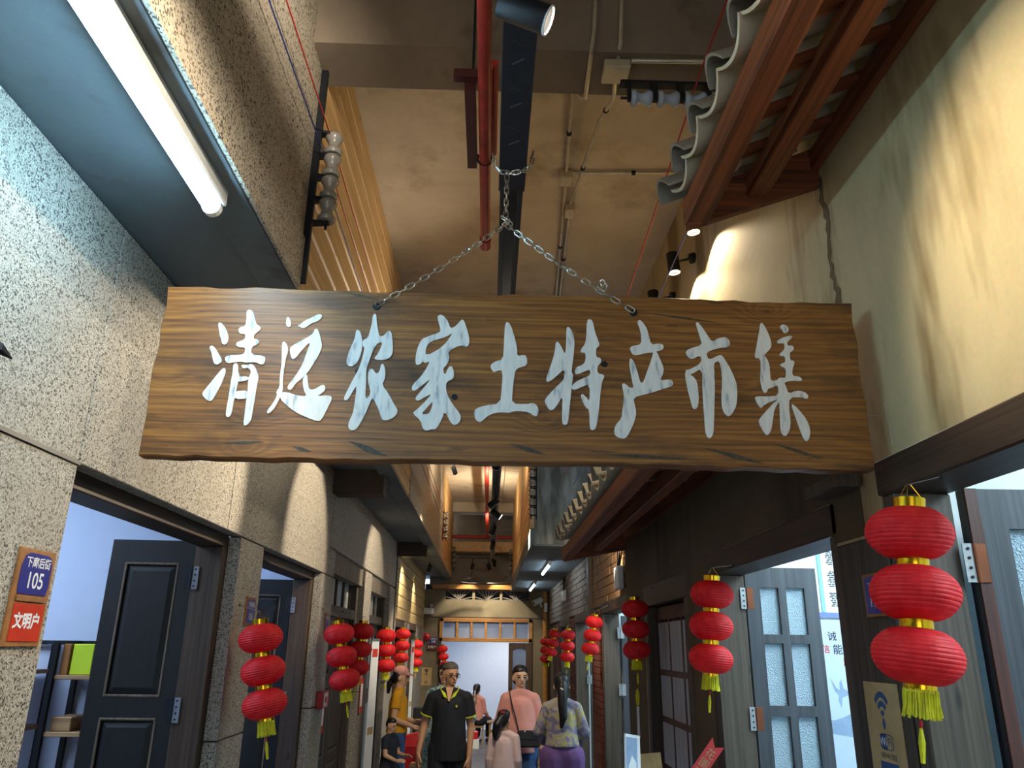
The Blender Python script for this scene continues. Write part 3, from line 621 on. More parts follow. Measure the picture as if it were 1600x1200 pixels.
GLYPHS = [  # brush outlines on the board face, millimetres from the board centre (x right, z up)
  [[[-896,147,-887,148,-875,135,-867,122,-859,104,-859,84,-866,76,-876,79,-880,96,-885,105,-892,131]],[[-912,68,-904,73,-895,67,-884,51,-868,28,-870,18,-882,11,-891,16,-899,38,-903,52]],[[-863,1,-854,1,-852,-11,-858,-43,-870,-76,-879,-99,-886,-103,-898,-98,-913,-81,-906,-68,-890,-42,-878,-22]],[[-815,188,-808,193,-796,189,-788,165,-781,146,-768,138,-765,128,-777,117,-783,110,-783,97,-770,96,-765,86,-772,77,-785,73,-785,46,-745,43,-740,34,-742,17,-752,15,-769,23,-792,21,-800,20,-809,24,-835,20,-848,16,-857,23,-861,33,-853,42,-809,45,-803,55,-805,69,-821,68,-833,75,-832,85,-808,94,-809,113,-825,112,-833,125,-827,135,-812,138,-812,164]],[[-833,14,-825,19,-818,11,-816,-7,-809,-24,-813,-52,-814,-91,-817,-98,-817,-122,-820,-146,-828,-151,-834,-146,-835,-122,-833,-84,-833,-39,-831,-11]],[[-809,8,-805,14,-791,12,-779,17,-769,9,-758,-12,-753,-26,-755,-54,-756,-86,-758,-127,-759,-160,-771,-175,-780,-173,-780,-141,-781,-97,-780,-66,-783,-31,-776,-6,-790,5,-800,0]],[[-819,-26,-782,-23,-779,-34,-816,-43]],[[-819,-71,-777,-66,-775,-93,-817,-95]]],
  [[[-691,171,-685,172,-677,155,-676,140,-684,138,-691,145,-692,162]],[[-656,144,-648,148,-636,161,-613,173,-597,184,-585,182,-586,170,-598,159,-615,153,-627,141,-637,135,-649,139]],[[-603,133,-596,136,-588,122,-581,100,-575,78,-582,53,-595,24,-609,-5,-627,-27,-642,-41,-653,-63,-663,-61,-666,-52,-653,-31,-639,-6,-628,19,-620,55,-612,86,-617,88,-636,62,-653,35,-663,36,-672,65,-668,76,-639,95,-611,114,-605,123]],[[-623,-23,-612,-9,-607,-37,-601,-60,-584,-59,-566,-45,-556,-45,-553,-60,-563,-71,-576,-80,-540,-76,-530,-84,-540,-112,-556,-154,-568,-157,-599,-146,-633,-131,-661,-111,-683,-91,-683,-72,-669,-68,-632,-80,-605,-81,-615,-65,-621,-44]],[[-696,86,-691,92,-680,81,-675,61,-680,36,-681,0,-681,-35,-677,-67,-686,-95,-696,-121,-710,-137,-716,-135,-715,-125,-704,-109,-692,-81,-697,-69,-688,-56,-691,-21,-690,21,-694,61]]],
  [[[-478,133,-473,136,-463,128,-455,93,-456,63,-464,32,-479,16,-493,18,-499,30,-495,58,-488,81,-479,108]],[[-431,185,-421,192,-416,156,-410,133,-405,114,-391,118,-382,134,-371,133,-365,103,-361,65,-369,46,-386,39,-412,39,-416,45,-405,60,-393,99,-412,91,-423,67,-431,33,-438,10,-435,-34,-434,-89,-417,-69,-430,-30,-431,7,-419,11,-407,-7,-397,2,-395,25,-387,27,-379,1,-380,-22,-388,-39,-365,-69,-349,-98,-336,-116,-338,-132,-356,-147,-375,-150,-382,-144,-393,-114,-409,-85,-414,-81,-427,-122,-441,-158,-453,-179,-467,-183,-477,-174,-476,-155,-466,-130,-463,-93,-462,-46,-467,-50,-481,-83,-489,-92,-497,-87,-493,-72,-476,-28,-462,2,-453,36,-447,78,-454,82,-456,101,-440,109,-435,132,-431,160]]],
  [[[-234,186,-223,193,-210,185,-199,168,-191,146,-175,155,-158,179,-150,173,-140,144,-131,109,-135,92,-140,87,-160,93,-195,73,-190,50,-197,29,-209,16,-202,-6,-193,20,-184,26,-177,13,-174,-6,-177,-16,-195,-25,-198,-36,-195,-62,-176,-96,-151,-126,-150,-144,-160,-157,-170,-159,-179,-152,-198,-116,-205,-142,-221,-174,-235,-173,-250,-179,-261,-170,-267,-147,-293,-126,-282,-116,-259,-92,-237,-63,-257,-74,-277,-88,-286,-84,-285,-75,-262,-45,-242,-15,-269,-39,-289,-57,-299,-54,-297,-38,-274,-12,-258,15,-248,40,-264,32,-270,37,-268,45,-276,28,-288,25,-293,35,-291,71,-280,105,-268,115,-224,132,-221,142,-229,169],[-263,83,-263,53,-211,86,-181,136,-202,119,-251,103],[-268,-129,-248,-105,-233,-86,-238,-114,-246,-128]]],
  [[[-23,173,-12,171,-2,149,7,116,14,83,13,61,37,66,43,58,45,40,40,31,10,21,5,-11,1,-53,0,-90,43,-91,63,-85,76,-96,80,-111,75,-127,66,-127,50,-115,23,-112,7,-113,-10,-119,-26,-117,-50,-119,-72,-130,-85,-144,-95,-150,-107,-141,-112,-122,-108,-108,-80,-97,-35,-91,-31,-40,-29,13,-42,15,-55,6,-66,23,-64,34,-49,44,-29,49,-27,93,-26,141]]],
  [[[164,157,171,163,183,146,189,117,186,73,181,36,178,13,184,4,179,-25,175,-64,171,-99,166,-147,157,-153,149,-147,149,-110,151,-61,136,-89,126,-103,116,-109,106,-100,96,-79,103,-67,123,-44,144,-22,155,-11,159,25,140,7,120,-12,106,-20,101,-14,107,9,122,53,129,86,131,110,139,111,149,94,158,72,161,79,164,120]],[[228,183,235,190,246,184,253,141,265,110,264,100,254,93,253,64,267,62,270,49,256,33,257,11,276,8,277,-1,270,-12,264,-51,258,-107,250,-159,238,-167,230,-161,230,-103,220,-98,210,-77,205,-59,210,-54,220,-63,231,-80,233,-23,211,-31,190,-42,179,-41,178,-30,191,-17,211,-6,235,5,235,25,218,17,194,6,187,15,193,31,212,37,222,52,222,79,209,77,206,86,222,107,226,140]]],
  [[[384,185,393,192,404,178,414,160,418,137,424,108,448,114,462,109,462,99,454,91,440,88,436,83,425,83,407,81,374,71,364,78,357,97,366,103,394,110,395,136,392,160]],[[430,87,440,87,448,64,459,34,456,15,444,-8,476,-2,485,-10,482,-24,462,-30,430,-42,401,-51,362,-62,366,-87,370,-109,363,-138,347,-171,336,-189,319,-189,304,-181,302,-163,308,-147,325,-128,329,-99,336,-59,330,-25,332,-18,342,-21,352,-32,365,-32,361,-6,355,35,355,58,361,63,370,49,379,17,386,-18,396,-11,408,22,424,64]]],
  [[[566,186,573,188,583,174,599,147,612,122,631,135,657,141,667,128,668,116,660,106,629,103,593,89,594,72,601,64,631,80,641,79,654,54,665,30,673,5,679,-17,675,-66,667,-91,648,-117,634,-107,628,-89,628,-59,635,-7,636,31,631,63,612,53,613,11,607,-67,600,-133,596,-169,587,-183,578,-182,572,-162,572,-97,573,-31,577,37,544,17,536,16,550,6,558,-9,560,-39,559,-68,553,-93,540,-94,535,-69,527,-28,522,28,541,32,576,54,575,79,543,62,531,78,529,89,541,99,582,112,577,137,571,164]]],
  [[[768,188,774,191,783,176,793,146,798,119,790,102,769,83,777,74,784,52,783,27,783,-2,805,4,809,11,818,11,831,11,834,42,818,49,818,56,835,61,835,83,821,81,817,88,836,103,838,125,818,122,814,130,827,140,856,150,865,148,862,141,846,129,846,116,860,118,866,109,861,100,850,94,849,68,861,67,862,58,854,43,850,17,873,16,880,7,875,1,851,3,823,-3,827,-16,833,-40,858,-29,882,-32,894,-46,887,-56,873,-50,834,-51,829,-93,831,-125,824,-156,809,-175,797,-160,800,-115,803,-57,772,-67,756,-77,745,-88,738,-78,729,-55,735,-50,771,-50,802,-46,805,-11,784,-22,773,-24,767,-37,760,-39,753,-24,751,8,757,40,758,73,741,73,744,91,757,140,765,170]],[[830,183,841,188,851,182,856,171,850,159,839,158,835,170,830,176]],[[792,-63,798,-62,799,-69,784,-91,778,-119,769,-157,756,-172,748,-164,733,-130,741,-116,767,-88]],[[837,-72,846,-75,861,-93,879,-120,886,-148,884,-168,875,-187,865,-183,855,-148,846,-110]]],
]
# ================================================================= THE HANGING SIGN
SX, SZ, SY = 0.056, 2.572, 2.18
sg = thing('hanging_signboard', 'long rough wooden signboard with white brushed Chinese characters hung on a chain', 'sign', (SX, SY, 2.30))
hw, hh = 1.069, 0.268
top = []; bot = []; random.seed(3)
for k in range(41):
    x = -hw + 2*hw*k/40
    top.append((x, hh + random.uniform(-0.004, 0.004) + 0.002*math.sin(x*5))); bot.append((x, -hh + random.uniform(-0.003, 0.003) + 0.002*math.sin(x*4+1)))
rt = [(hw + random.uniform(-0.006, 0.004) - 0.006*z/hh, z) for z in [hh*0.75 - k*hh*0.25 for k in range(7)]]
lf = [(-hw + random.uniform(-0.004, 0.006), -hh*0.75 + k*hh*0.25) for k in range(7)]
out = top + rt + bot[::-1] + lf
mb = MB().prism([[(a*0.996, b*0.985) for a, b in out]], (SX, SY, SZ), (1,0,0), (0,0,1), (0,1,0), 0.004)
n = len(out); ring = []
for (sc, y) in ((0.985, SY), (1.0, SY+0.006), (1.0, SY+0.052), (0.985, SY+0.058)):
    ring.append([Vector((SX + a*(1-(1-sc)*0.25), y, SZ + b*sc)) for a, b in out])
mb = MB()
vs = [v for r in ring for v in r]; fs = []
for j in range(3):
    for i in range(n): fs.append((j*n+i, j*n+(i+1) % n, (j+1)*n+(i+1) % n, (j+1)*n+i))
tri = tessellate_polygon([[Vector((v.x, v.z, 0)) for v in ring[0]]])
fs += [tuple(t) for t in tri] + [tuple(i+3*n for i in reversed(t)) for t in tri]
mb.add(vs, fs).build('board', M['sign'], sg)
for gi, polys in enumerate(GLYPHS):
    m = MB()
    for pi, rings in enumerate(polys):
        rr = [[(r[i]/1000, r[i+1]/1000) for i in range(0, len(r), 2)] for r in rings]
        # rounded outline: one corner cut pass
        sm = []
        for r in rr:
            q = []
            for i in range(len(r)):
                a = Vector(r[i]); b = Vector(r[(i+1) % len(r)]); q += [tuple(a*0.75+b*0.25), tuple(a*0.25+b*0.75)]
            sm.append(q)
        m.prism(sm, (SX, SY-0.0035-0.0003*pi, SZ), (1,0,0), (0,0,1), (0,1,0), 0.006)
    m.build('brush_character', M['paint'], sg)
for x in (-0.366, 0.43): MB().cyl((x, SY-0.003, 2.787), (x, SY+0.004, 2.787), 0.012, n=12).build('chain_hole', M['iron'], sg)
for x, z in ((-0.405, 2.575), (0.30, 2.58), (-0.115, 2.50), (0.335, 2.615)):
    m = MB(); m.cyl((x, SY-0.002, z), (x, SY+0.004, z), 0.009, 0.012, n=9); m.build('knot', M['iron'], sg)
# scorched gouges low on the board
for x0, z0, x1, z1, wd in ((-0.42, 2.36, -0.30, 2.315, 0.010), (-0.58, 2.34, -0.52, 2.325, 0.006), (0.30, 2.335, 0.60, 2.325, 0.006), (0.62, 2.36, 0.80, 2.315, 0.008), (0.82, 2.38, 0.97, 2.335, 0.006), (-0.36, 2.81, -0.48, 2.835, 0.004), (0.45, 2.79, 0.70, 2.76, 0.004), (0.05, 2.36, 0.16, 2.33, 0.008), (-0.78, 2.345, -0.66, 2.352, 0.005)):
    d = Vector((x1-x0, 0, z1-z0)); nrm = Vector((-d.z, 0, d.x)).normalized()*wd
    a = Vector((x0, 0, z0)); b = Vector((x1, 0, z1)); mid = (a+b)/2
    pts = [a, mid-nrm, a*0.2+b*0.8-nrm*0.6, b, mid+nrm*0.8, a*0.8+b*0.2+nrm*0.4]
    MB().prism([[(p.x, p.z) for p in pts]], (0, SY-0.0012, 0), (1,0,0), (0,0,1), (0,1,0), 0.003).build('burn_mark', M['post'], sg)

# ---- chain
lk = MB(); L2, R2 = 0.0085, 0.0068; pts = []
for k in range(8): a = -PI/2 + PI*k/7; pts.append((L2 + R2*math.cos(a), R2*math.sin(a), 0))
for k in range(8): a = PI/2 + PI*k/7; pts.append((-L2 + R2*math.cos(a), R2*math.sin(a), 0))
link_me = lk.tube(pts, 0.0023, 6, closed=True).mesh('link', M['chrome'], smooth=True)
ch = thing('hanging_chain', 'steel link chain spreading from the black beam to two holes in the sign', 'chain', (0.03, SY, 2.785))
cnt = 0
def chain(pts, pitch=0.0242, jitter=0.3):
    global cnt
    P = [Vector(p) for p in pts]
    for a, b in zip(P, P[1:]):
        d = b-a; L = d.length; k = max(1, int(round(L/pitch)))
        for i in range(k):
            c = a + d*((i+0.5)/k)
            q = d.to_track_quat('X', 'Z')
            o = bpy.data.objects.new('link', link_me); COL.objects.link(o); o.parent = ch
            o.location = c - WL[ch]; o.rotation_mode = 'QUATERNION'
            from mathutils import Quaternion
            o.rotation_quaternion = q @ Quaternion((1,0,0), (0.35 if cnt % 2 else 0.35+PI/2) + random.uniform(-jitter, jitter)); cnt += 1
AP = (0.028, SY+0.02, 3.10)
def sag(a, b, s=0.012, n=6):
    a = Vector(a); b = Vector(b); return [a.lerp(b, k/n) - Vector((0, 0, s*4*(k/n)*(1-k/n))) for k in range(n+1)]
chain(sag((-0.366, SY-0.006, 2.790), AP)); chain(sag(AP, (0.43, SY-0.006, 2.790)))
chain([AP, (0.030, SY+0.02, 3.285)])
chain([(-0.018, SY+0.02, 3.365), (-0.014, SY+0.02, 3.32), (0.012, SY+0.02, 3.297), (0.05, SY+0.02, 3.295), (0.088, SY+0.02, 3.305), (0.112, SY+0.02, 3.335), (0.116, SY+0.02, 3.38)])
chain([(0.018, SY+0.012, 3.12), (0.045, SY+0.01, 3.095)], jitter=1.5); chain([(0.02, SY+0.015, 3.09), (0.04, SY+0.012, 3.112)], jitter=1.5)
for k in range(5): a = k*1.25; chain([(0.33+0.012*math.cos(a), SY-0.004, 2.872+0.012*math.sin(a)), (0.33+0.014*math.cos(a+1.3), SY-0.010, 2.872+0.014*math.sin(a+1.3))], jitter=1.5)

# ================================================================= TILED AWNINGS
def awning(name, label, y0, y1, xe, ze, slope, pitch, beam_x, purl_x, wall_end=True):
    """xe, ze: lower lip of the tiles; slope = rise per metre towards the right wall"""
    t = thing(name, label, 'awning', (XR, (y0+y1)/2, ze)); ang = math.atan(slope)
    zt = lambda x: ze + (x-xe)*slope            # underside of tiles
    bh = 0.085
    MB().box(beam_x-0.04, beam_x+0.045, y0, y1, zt(beam_x)-0.045-bh, zt(beam_x)-0.035, 0.006).build('eave_beam', M['rafter'], t)
    for px in purl_x: MB().box(px-0.035, px+0.035, y0, y1-0.02, zt(px)-0.04-bh, zt(px)-0.035, 0.005).build('purlin', M['rafter'], t)
    MB().box(XR-0.03, XR-0.002, y0, y1, zt(XR)-0.11, zt(XR)-0.03).build('wall_plate', M['rafter'], t)
    for yb in (y1-0.03,):   # barge board closing the far end
        v = []
        for y in (yb, yb+0.035):
            v += [(beam_x-0.03, y, zt(beam_x)-0.15), (XR-0.002, y, zt(XR)-0.17), (XR-0.002, y, zt(XR)-0.01), (beam_x-0.03, y, zt(beam_x)-0.01)]
        MB().add(v, [(0,1,2,3), (4,7,6,5), (0,4,5,1), (1,5,6,2), (2,6,7,3), (3,7,4,0)]).build('barge_board', M['rafter_x'], t)
    n = int((y1-y0)/pitch); Ls = (XR-0.05-xe)/math.cos(ang); rows = 3; tl = Ls/rows + 0.04
    bat = MB().box(0, (XR-0.01-beam_x)/math.cos(ang), -0.015, 0.015, -0.032, 0.0).mesh('batten', M['rafter_x'])
    # tile meshes in local axes: x up the slope, y across, z out of the roof
    def arc(wd, rise, up, th, L, taper):
        m = MB(); K = 9; vs = []
        for ix, x in enumerate((0, L)):
            sc = 1 - taper*ix
            for off in (0, th):
                for k in range(K+1):
                    a = -1 + 2*k/K; y = a*wd/2*sc; z = (rise*(1-a*a) if up else -rise*(1-a*a)) + off
                    vs.append((x, y, z))
        R_ = K+1; fs = []
        for k in range(K):
            fs += [(k, k+1, 2*R_+k+1, 2*R_+k), (R_+k, 3*R_+k, 3*R_+k+1, R_+k+1), (k, R_+k, R_+k+1, k+1), (2*R_+k, 2*R_+k+1, 3*R_+k+1, 3*R_+k)]
        fs += [(0, 2*R_, 3*R_, R_), (K, R_+K, 3*R_+K, 2*R_+K)]
        return m.add(vs, fs).mesh('roof_tile', M['tile_under'] if not up else M['tile'], smooth=False)
    pan = arc(pitch*0.98, pitch*0.20, False, 0.012, tl, 0.03); cov = arc(pitch*0.62, pitch*0.27, True, 0.012, tl, 0.05)
    for i in range(n):
        yc = y0 + (i+0.5)*pitch
        b = inst(bat, 'batten', t, Vector((beam_x, yc+pitch/2, zt(beam_x))) - WL[t], (0, -ang, 0))
        for r in range(rows):
            s0 = r*Ls/rows; x = xe + s0*math.cos(ang); z = ze + s0*math.sin(ang) + 0.010*r
            inst(pan, 'pan_tile', t, Vector((x+random.uniform(-.008,.008), yc, z+pitch*0.20)) - WL[t], (random.uniform(-.03,.03), -ang+0.02, 0))
            inst(cov, 'cover_tile', t, Vector((x-0.012+random.uniform(-.01,.01), yc+pitch/2, z+pitch*0.14)) - WL[t], (random.uniform(-.05,.05), -ang+0.02, 0))
    return t
awning('tiled_awning', 'near clay tile awning on red-brown rafters high on the right wall', 0.75, 2.45, 0.637, 3.352, 0.45, 0.212, 0.72, (0.95,))
awning('tiled_awning', 'lower clay tile awning over the right doorways beyond the sign', 2.75, 6.80, 0.58, 2.63, 0.25, 0.27, 0.67, (0.93,))

# ================================================================= BEAM, PIPES, CONDUITS
tr = thing('cable_tray', 'long black steel tray with chevron marks running along the lane overhead', 'cable tray', (0.05, 7, 3.32))
MB().box(0.003, 0.095, -1, 2.35, 3.32, 3.40, 0.002).build('tray_body', M['tray'], tr)
m = MB(); m.box(0.008, 0.028, 2.35, 15.6, 3.325, 3.40, 0.002); m.box(0.07, 0.09, 2.35, 15.6, 3.325, 3.40, 0.002); m.box(0.008, 0.09, 2.35, 15.6, 3.385, 3.40); m.build('tray_rails', M['tray'], tr)
for k in range(14):
    y = 1.0 + k*0.09; s_ = 1 if k % 2 else -1
    m = MB().prism([[(0.03, -0.004*0), (0.034, 0.004), (0.066, 0.022*s_+0.004), (0.062, 0.022*s_)]], (0, y, 3.3192), (1,0,0), (0,1,0), (0,0,1), 0.0012)
    m.build('chevron_mark', M['scratch'], tr)
for y in (1.0, 4.0, 7.0, 10.0, 13.0): MB().cyl((0.05, y, 3.40), (0.05, y, 4.56), 0.006, n=8).build('hanger_rod', M['iron'], tr)
pp = thing('sprinkler_pipe', 'red sprinkler pipe with a capped end beside the black tray above the sign', 'pipe', (-0.045, 2, 3.5))
MB().cyl((-0.048, -1, 3.5), (-0.050, 3.02, 3.5), 0.021, n=18).build('pipe', M['red_pipe'], pp, smooth=True)
MB().cyl((-0.050, 3.0, 3.5), (-0.050, 3.07, 3.5), 0.026, n=18).build('end_cap', M['red_pipe'], pp, smooth=True)
m = MB(); m.box(-0.115, -0.08, 2.05, 2.48, 3.50, 3.56); m.box(-0.15, -0.03, 2.02, 2.05, 3.53, 3.56); m.build('hanger_plate', M['dark_red'], pp)
m = MB(); m.tube([(-0.095, 2.42, 3.53)] + [(-0.050+0.027*math.cos(a), 2.42, 3.5+0.027*math.sin(a)) for a in [2.6+k*0.5 for k in range(10)]], 0.004, 6); m.build('pipe_clamp', M['dark_red'], pp)
MB().cyl((-0.1, 2.3, 3.55), (-0.1, 2.3, 4.56), 0.005, n=8).build('hanger_rod', M['iron'], pp)
MB().cyl((-0.018, 2.0, 3.57), (-0.018, 2.48, 3.57), 0.012, n=12).build('branch_pipe', M['red_pipe'], pp)
p2 = thing('sprinkler_pipe', 'red sprinkler pipe running along the far half of the ceiling', 'pipe', (-0.06, 9, 3.9))
MB().cyl((-0.06, 5.2, 3.88), (-0.06, 15.7, 3.88), 0.03, n=14).build('pipe', M['red_pipe'], p2, smooth=True)
MB().box(-0.15, -0.10, 7.2, 8.3, 3.85, 3.95).build('hanger_plate', M['dark_red'], p2)
for y in (6, 10, 14): MB().cyl((-0.06, y, 3.9), (-0.06, y, 4.56), 0.005, n=8).build('hanger_rod', M['iron'], p2)
def conduit(label, pts, r=0.0095, boxes=(), group=None):
    t = thing('conduit', label, 'conduit', pts[0], group)
    MB().tube(pts, r, 10).build('pipe', M['zinc'], t, smooth=True)
    for (c, s_) in boxes:
        b = MB().box(c[0]-s_[0], c[0]+s_[0], c[1]-s_[1], c[1]+s_[1], c[2]-s_[2], c[2]+s_[2], 0.004).build('junction_box', M['box_metal'], t)
        MB().box(c[0]-s_[0]*0.9, c[0]+s_[0]*0.9, c[1]-s_[1]*0.9, c[1]+s_[1]*0.9, c[2]-s_[2]-0.003, c[2]-s_[2], 0.001).build('box_lid', M['box_metal'], b)
    for k in range(len(pts)-1):
        a = Vector(pts[k]); b = Vector(pts[k+1])
        if (b-a).length > 0.5:
            c = a.lerp(b, 0.5); d = (b-a).normalized()*0.012; MB().cyl(c-d, c+d, r*1.5, n=10).build('clamp', M['iron'], t)
    return t
conduit('galvanised conduit over the beam with a box mid-way along the ceiling', [(0.40, 2.525, 4.545), (0.382, 2.52, 4.20), (0.370, 2.53, 4.10), (0.378, 2.80, 4.10), (0.36, 2.83, 4.13), (0.37, 3.2, 4.52), (0.415, 4.02, 4.53), (0.50, 5.8, 4.53), (0.5, 8, 4.53)], boxes=[((0.415, 4.03, 4.515), (0.035, 0.05, 0.03))])
conduit('galvanised conduit running from the square box on the beam to a box on the ceiling', [(0.51, 2.52, 4.545), (0.49, 2.515, 4.15), (0.485, 2.62, 4.10), (0.505, 2.80, 4.105), (0.53, 3.4, 4.45), (0.472, 4.38, 4.53), (0.53, 5.8, 4.53), (0.53, 8.0, 4.53)], boxes=[((0.485, 2.63, 4.10), (0.055, 0.055, 0.02)), ((0.472, 4.40, 4.515), (0.03, 0.05, 0.03))])
conduit('level conduit crossing the ceiling towards the right wall', [(0.45, 4.0, 4.53), (1.19, 3.96, 4.53)])
conduit('twin conduit along the top edge of the beam over the insulators', [(0.54, 2.56, 4.095), (1.19, 2.54, 4.095)])
conduit('yellow lit conduit on the ceiling of the far void', [(0.22, 8.4, 4.53), (0.22, 15.5, 4.53)])

# ---- insulator racks
spool = [(0.010,-0.036),(0.024,-0.036),(0.028,-0.030),(0.028,-0.022),(0.021,-0.014),(0.017,-0.006),(0.017,0.004),(0.022,0.013),(0.028,0.022),(0.028,0.030),(0.024,0.036),(0.010,0.036)]
sp_me = {}
def rack(label, o, A, B, count, pitch=0.105, mat='porcelain', sc=1.0):
    """A: unit vector along the string of spools; B: unit vector from the bar to the spools"""
    A = Vector(A); B = Vector(B); C = A.cross(B); o = Vector(o)
    t = thing('insulator_rack', label, 'insulator rack', o)
    ln = count*pitch
    bar = MB().box(-0.03, ln+0.02, -0.006, 0.006, -0.022, 0.022, 0.002).map(o, A, B, C); bar.build('mounting_bar', M['iron'], t)
    for k in range(count):
        c = o + A*(pitch*(k+0.5))
        for s_ in (-1, 1):
            a = c + A*(s_*0.042*sc)
            v = []
            MB().add([a + A*(i*0.006) + B*b + C*cc for i in (-1, 1) for b, cc in ((0.0, -0.022), (0.0, 0.022), (0.07*sc, 0.010), (0.07*sc, -0.010))], [(0,1,2,3), (4,7,6,5), (0,4,5,1), (1,5,6,2), (2,6,7,3), (3,7,4,0)]).build('arm', M['iron'], t)
        if (mat, sc) not in sp_me: sp_me[mat, sc] = MB().lathe([(r*sc, z*sc) for r, z in spool], 20, caps=True).mesh('spool', M[mat], smooth=True)
        q = inst(sp_me[mat, sc], 'spool', t, c + B*0.06*sc - o); q.rotation_mode = 'QUATERNION'; q.rotation_quaternion = A.to_track_quat('Z', 'Y')
    MB().cyl(o + B*0.06*sc - A*0.03, o + B*0.06*sc + A*(ln+0.01), 0.006, n=8).build('rod', M['iron'], t)
    return t
rack('rack of four grey porcelain spools on the end of the left stone fascia', (-0.765, 2.735, 3.40), (0,0,1), (1,0,0), 4, sc=1.3)
rack('rack of pale blue porcelain spools under the ceiling beam at the upper right', (0.53, 2.62, 4.03), (1,0,0), (0,0,-1), 5, 0.112, 'porcelain_blue', sc=1.2)
rack('small rack of porcelain spools on the far left fascia', (-0.755, 12.33, 3.40), (0,0,1), (1,0,0), 4)
rack('rack of porcelain spools on the corner of the stained concrete block', (0.50, 8.40, 3.15), (0,0,1), (-1,0,0), 5)
rack('tiny rack of spools on the left at the end of the void', (-0.755, 15.6, 3.25), (0,0,1), (1,0,0), 4)
rack('tiny rack of spools on the right at the end of the void', (0.47, 15.5, 3.2), (0,0,1), (-1,0,0), 4)
def wire(label, pts, mat, r=0.003):
    MB().tube(pts, r, 6).build('wire', M[mat], label=label, cat='wire')
def sagl(a, b, s, n=14):
    a = Vector(a); b = Vector(b); return [a.lerp(b, k/n) - Vector((0, 0, s*4*(k/n)*(1-k/n))) for k in range(n+1)]
wire('red wire from overhead to the top spool of the left rack', sagl((-0.735, -0.5, 3.86), (-0.70, 2.73, 3.80), 0.02), 'wire_red')
wire('blue wire from overhead to the left spool rack', sagl((-0.755+0.0, -0.5, 3.74), (-0.715, 2.72, 3.70), 0.02), 'wire_blue')
wire('red wire stretched over the pine boards beyond the left rack', sagl((-0.70, 2.76, 3.80), (-0.70, 12.3, 3.74), 0.05), 'wire_red')
wire('second red wire over the pine boards, just below the first', sagl((-0.695, 2.76, 3.66), (-0.70, 12.3, 3.66), 0.05), 'wire_red')
wire('blue-grey wire over the pine boards beyond the left rack', sagl((-0.70, 2.76, 3.58), (-0.70, 12.3, 3.56), 0.05), 'wire_blue')
wire('red wire from the top edge down to the blue spools on the beam', sagl((0.80, -0.5, 4.0), (0.80, 2.60, 3.985), 0.0), 'wire_red', 0.0035)
wire('orange-red wire dropping from the beam spools past the awning end', sagl((0.80, 2.62, 3.97), (0.83, 8.44, 3.62), 0.02), 'wire_red', 0.0035)
wire('blue wire behind the clay awning on the right', sagl((1.02, 1.4, 4.05), (1.02, 2.60, 3.985), 0.0), 'wire_blue', 0.0035)
wire('blue wire running down past the wall spotlights', sagl((1.02, 2.62, 3.97), (0.92, 8.44, 3.52), 0.02), 'wire_blue', 0.0035)
rg = thing('wire_ring', 'red ring with a yellow bead tied to the wires by the pine boards', 'ring', (-0.70, 5.3, 3.55))
MB().tube([(-0.70+0.0, 5.3+0.022*math.cos(a), 3.60+0.022*math.sin(a)) for a in [2*PI*k/14 for k in range(14)]], 0.005, 6, closed=True).build('ring', M['wire_red'], rg)
MB().sphere((-0.70, 5.3, 3.50), 0.016).build('bead', M['gold'], rg); MB().cyl((-0.70, 5.3, 3.50), (-0.70, 5.3, 3.58), 0.002, n=6).build('thread', M['tassel'], rg)

# ================================================================= LAMPS
WARM = (1.0, 0.85, 0.63); COOL = (0.62, 0.86, 1.0)
M['tube_glow'] = glow('fluorescent_tube', '#a9defc', 34.0)
M['tube_far'] = glow('fluorescent_tube_far', '#cfe9fb', 12.0)
M['lens_on'] = glow('lamp_lens_on', '#fff0d8', 18.0)
M['lens_on'].cycles.emission_sampling = 'NONE'
M['lens_off'] = plain('lamp_lens', '#c8c0c0', 0.2, 0.6)
M['panel_cool'] = glow('ceiling_panel_cool', '#cfe4ff', 6.0); M['panel_white'] = glow('ceiling_panel_white', '#d8f3ff', 9.0); M['panel_warm'] = glow('ceiling_panel_warm', '#dbe6ff', 1.4)
def tube_lamp(label, a, b, up=(0,0,1), r=0.017, wd=0.04, side=(1,0,0), mat='tube_far'):
    a = Vector(a); b = Vector(b); up = Vector(up); side = Vector(side); t = thing('fluorescent_lamp', label, 'lamp', a)
    d = (b-a); L = d.length; d.normalize()
    MB().box(0, L, -wd*0.5, wd*0.5, r*0.4, r*0.4+0.05, 0.003).map(a, d, side, up).build('housing', M['white'], t)
    MB().cyl(a + d*0.02, b - d*0.02, r, n=14).build('tube', M[mat], t, smooth=True)
    for p, s_ in ((a, 1), (b, -1)): MB().cyl(p, p + d*(0.022*s_), r*1.15, n=14).build('end_cap', M['white'], t)
tube_lamp('bright fluorescent tube under the left overhang', (-0.855, 0.55, 3.035), (-0.855, 2.05, 3.035), r=0.024, wd=0.075, mat='tube_glow')
tube_lamp('fluorescent tube high on the right wall above the lower awning', (1.19, 6.9, 3.40), (1.19, 8.4, 3.40), up=(1,0,0), side=(0,0,1))
tube_lamp('fluorescent tube under the far right soffit, nearer one', (0.77, 10.0, 2.80), (0.77, 11.4, 2.80))
tube_lamp('fluorescent tube under the far right soffit, farther one', (0.77, 13.2, 2.80), (0.77, 14.8, 2.80))
def panel(label, x0, x1, y0, y1, z, mat):
    t = thing('ceiling_panel_lamp', label, 'lamp', ((x0+x1)/2, (y0+y1)/2, z))
    MB().box(x0-0.02, x1+0.02, y0-0.02, y1+0.02, z+0.005, z+0.045, 0.003).build('housing', M['white'], t); MB().box(x0, x1, y0, y1, z-0.004, z+0.006).build('diffuser', M[mat], t)
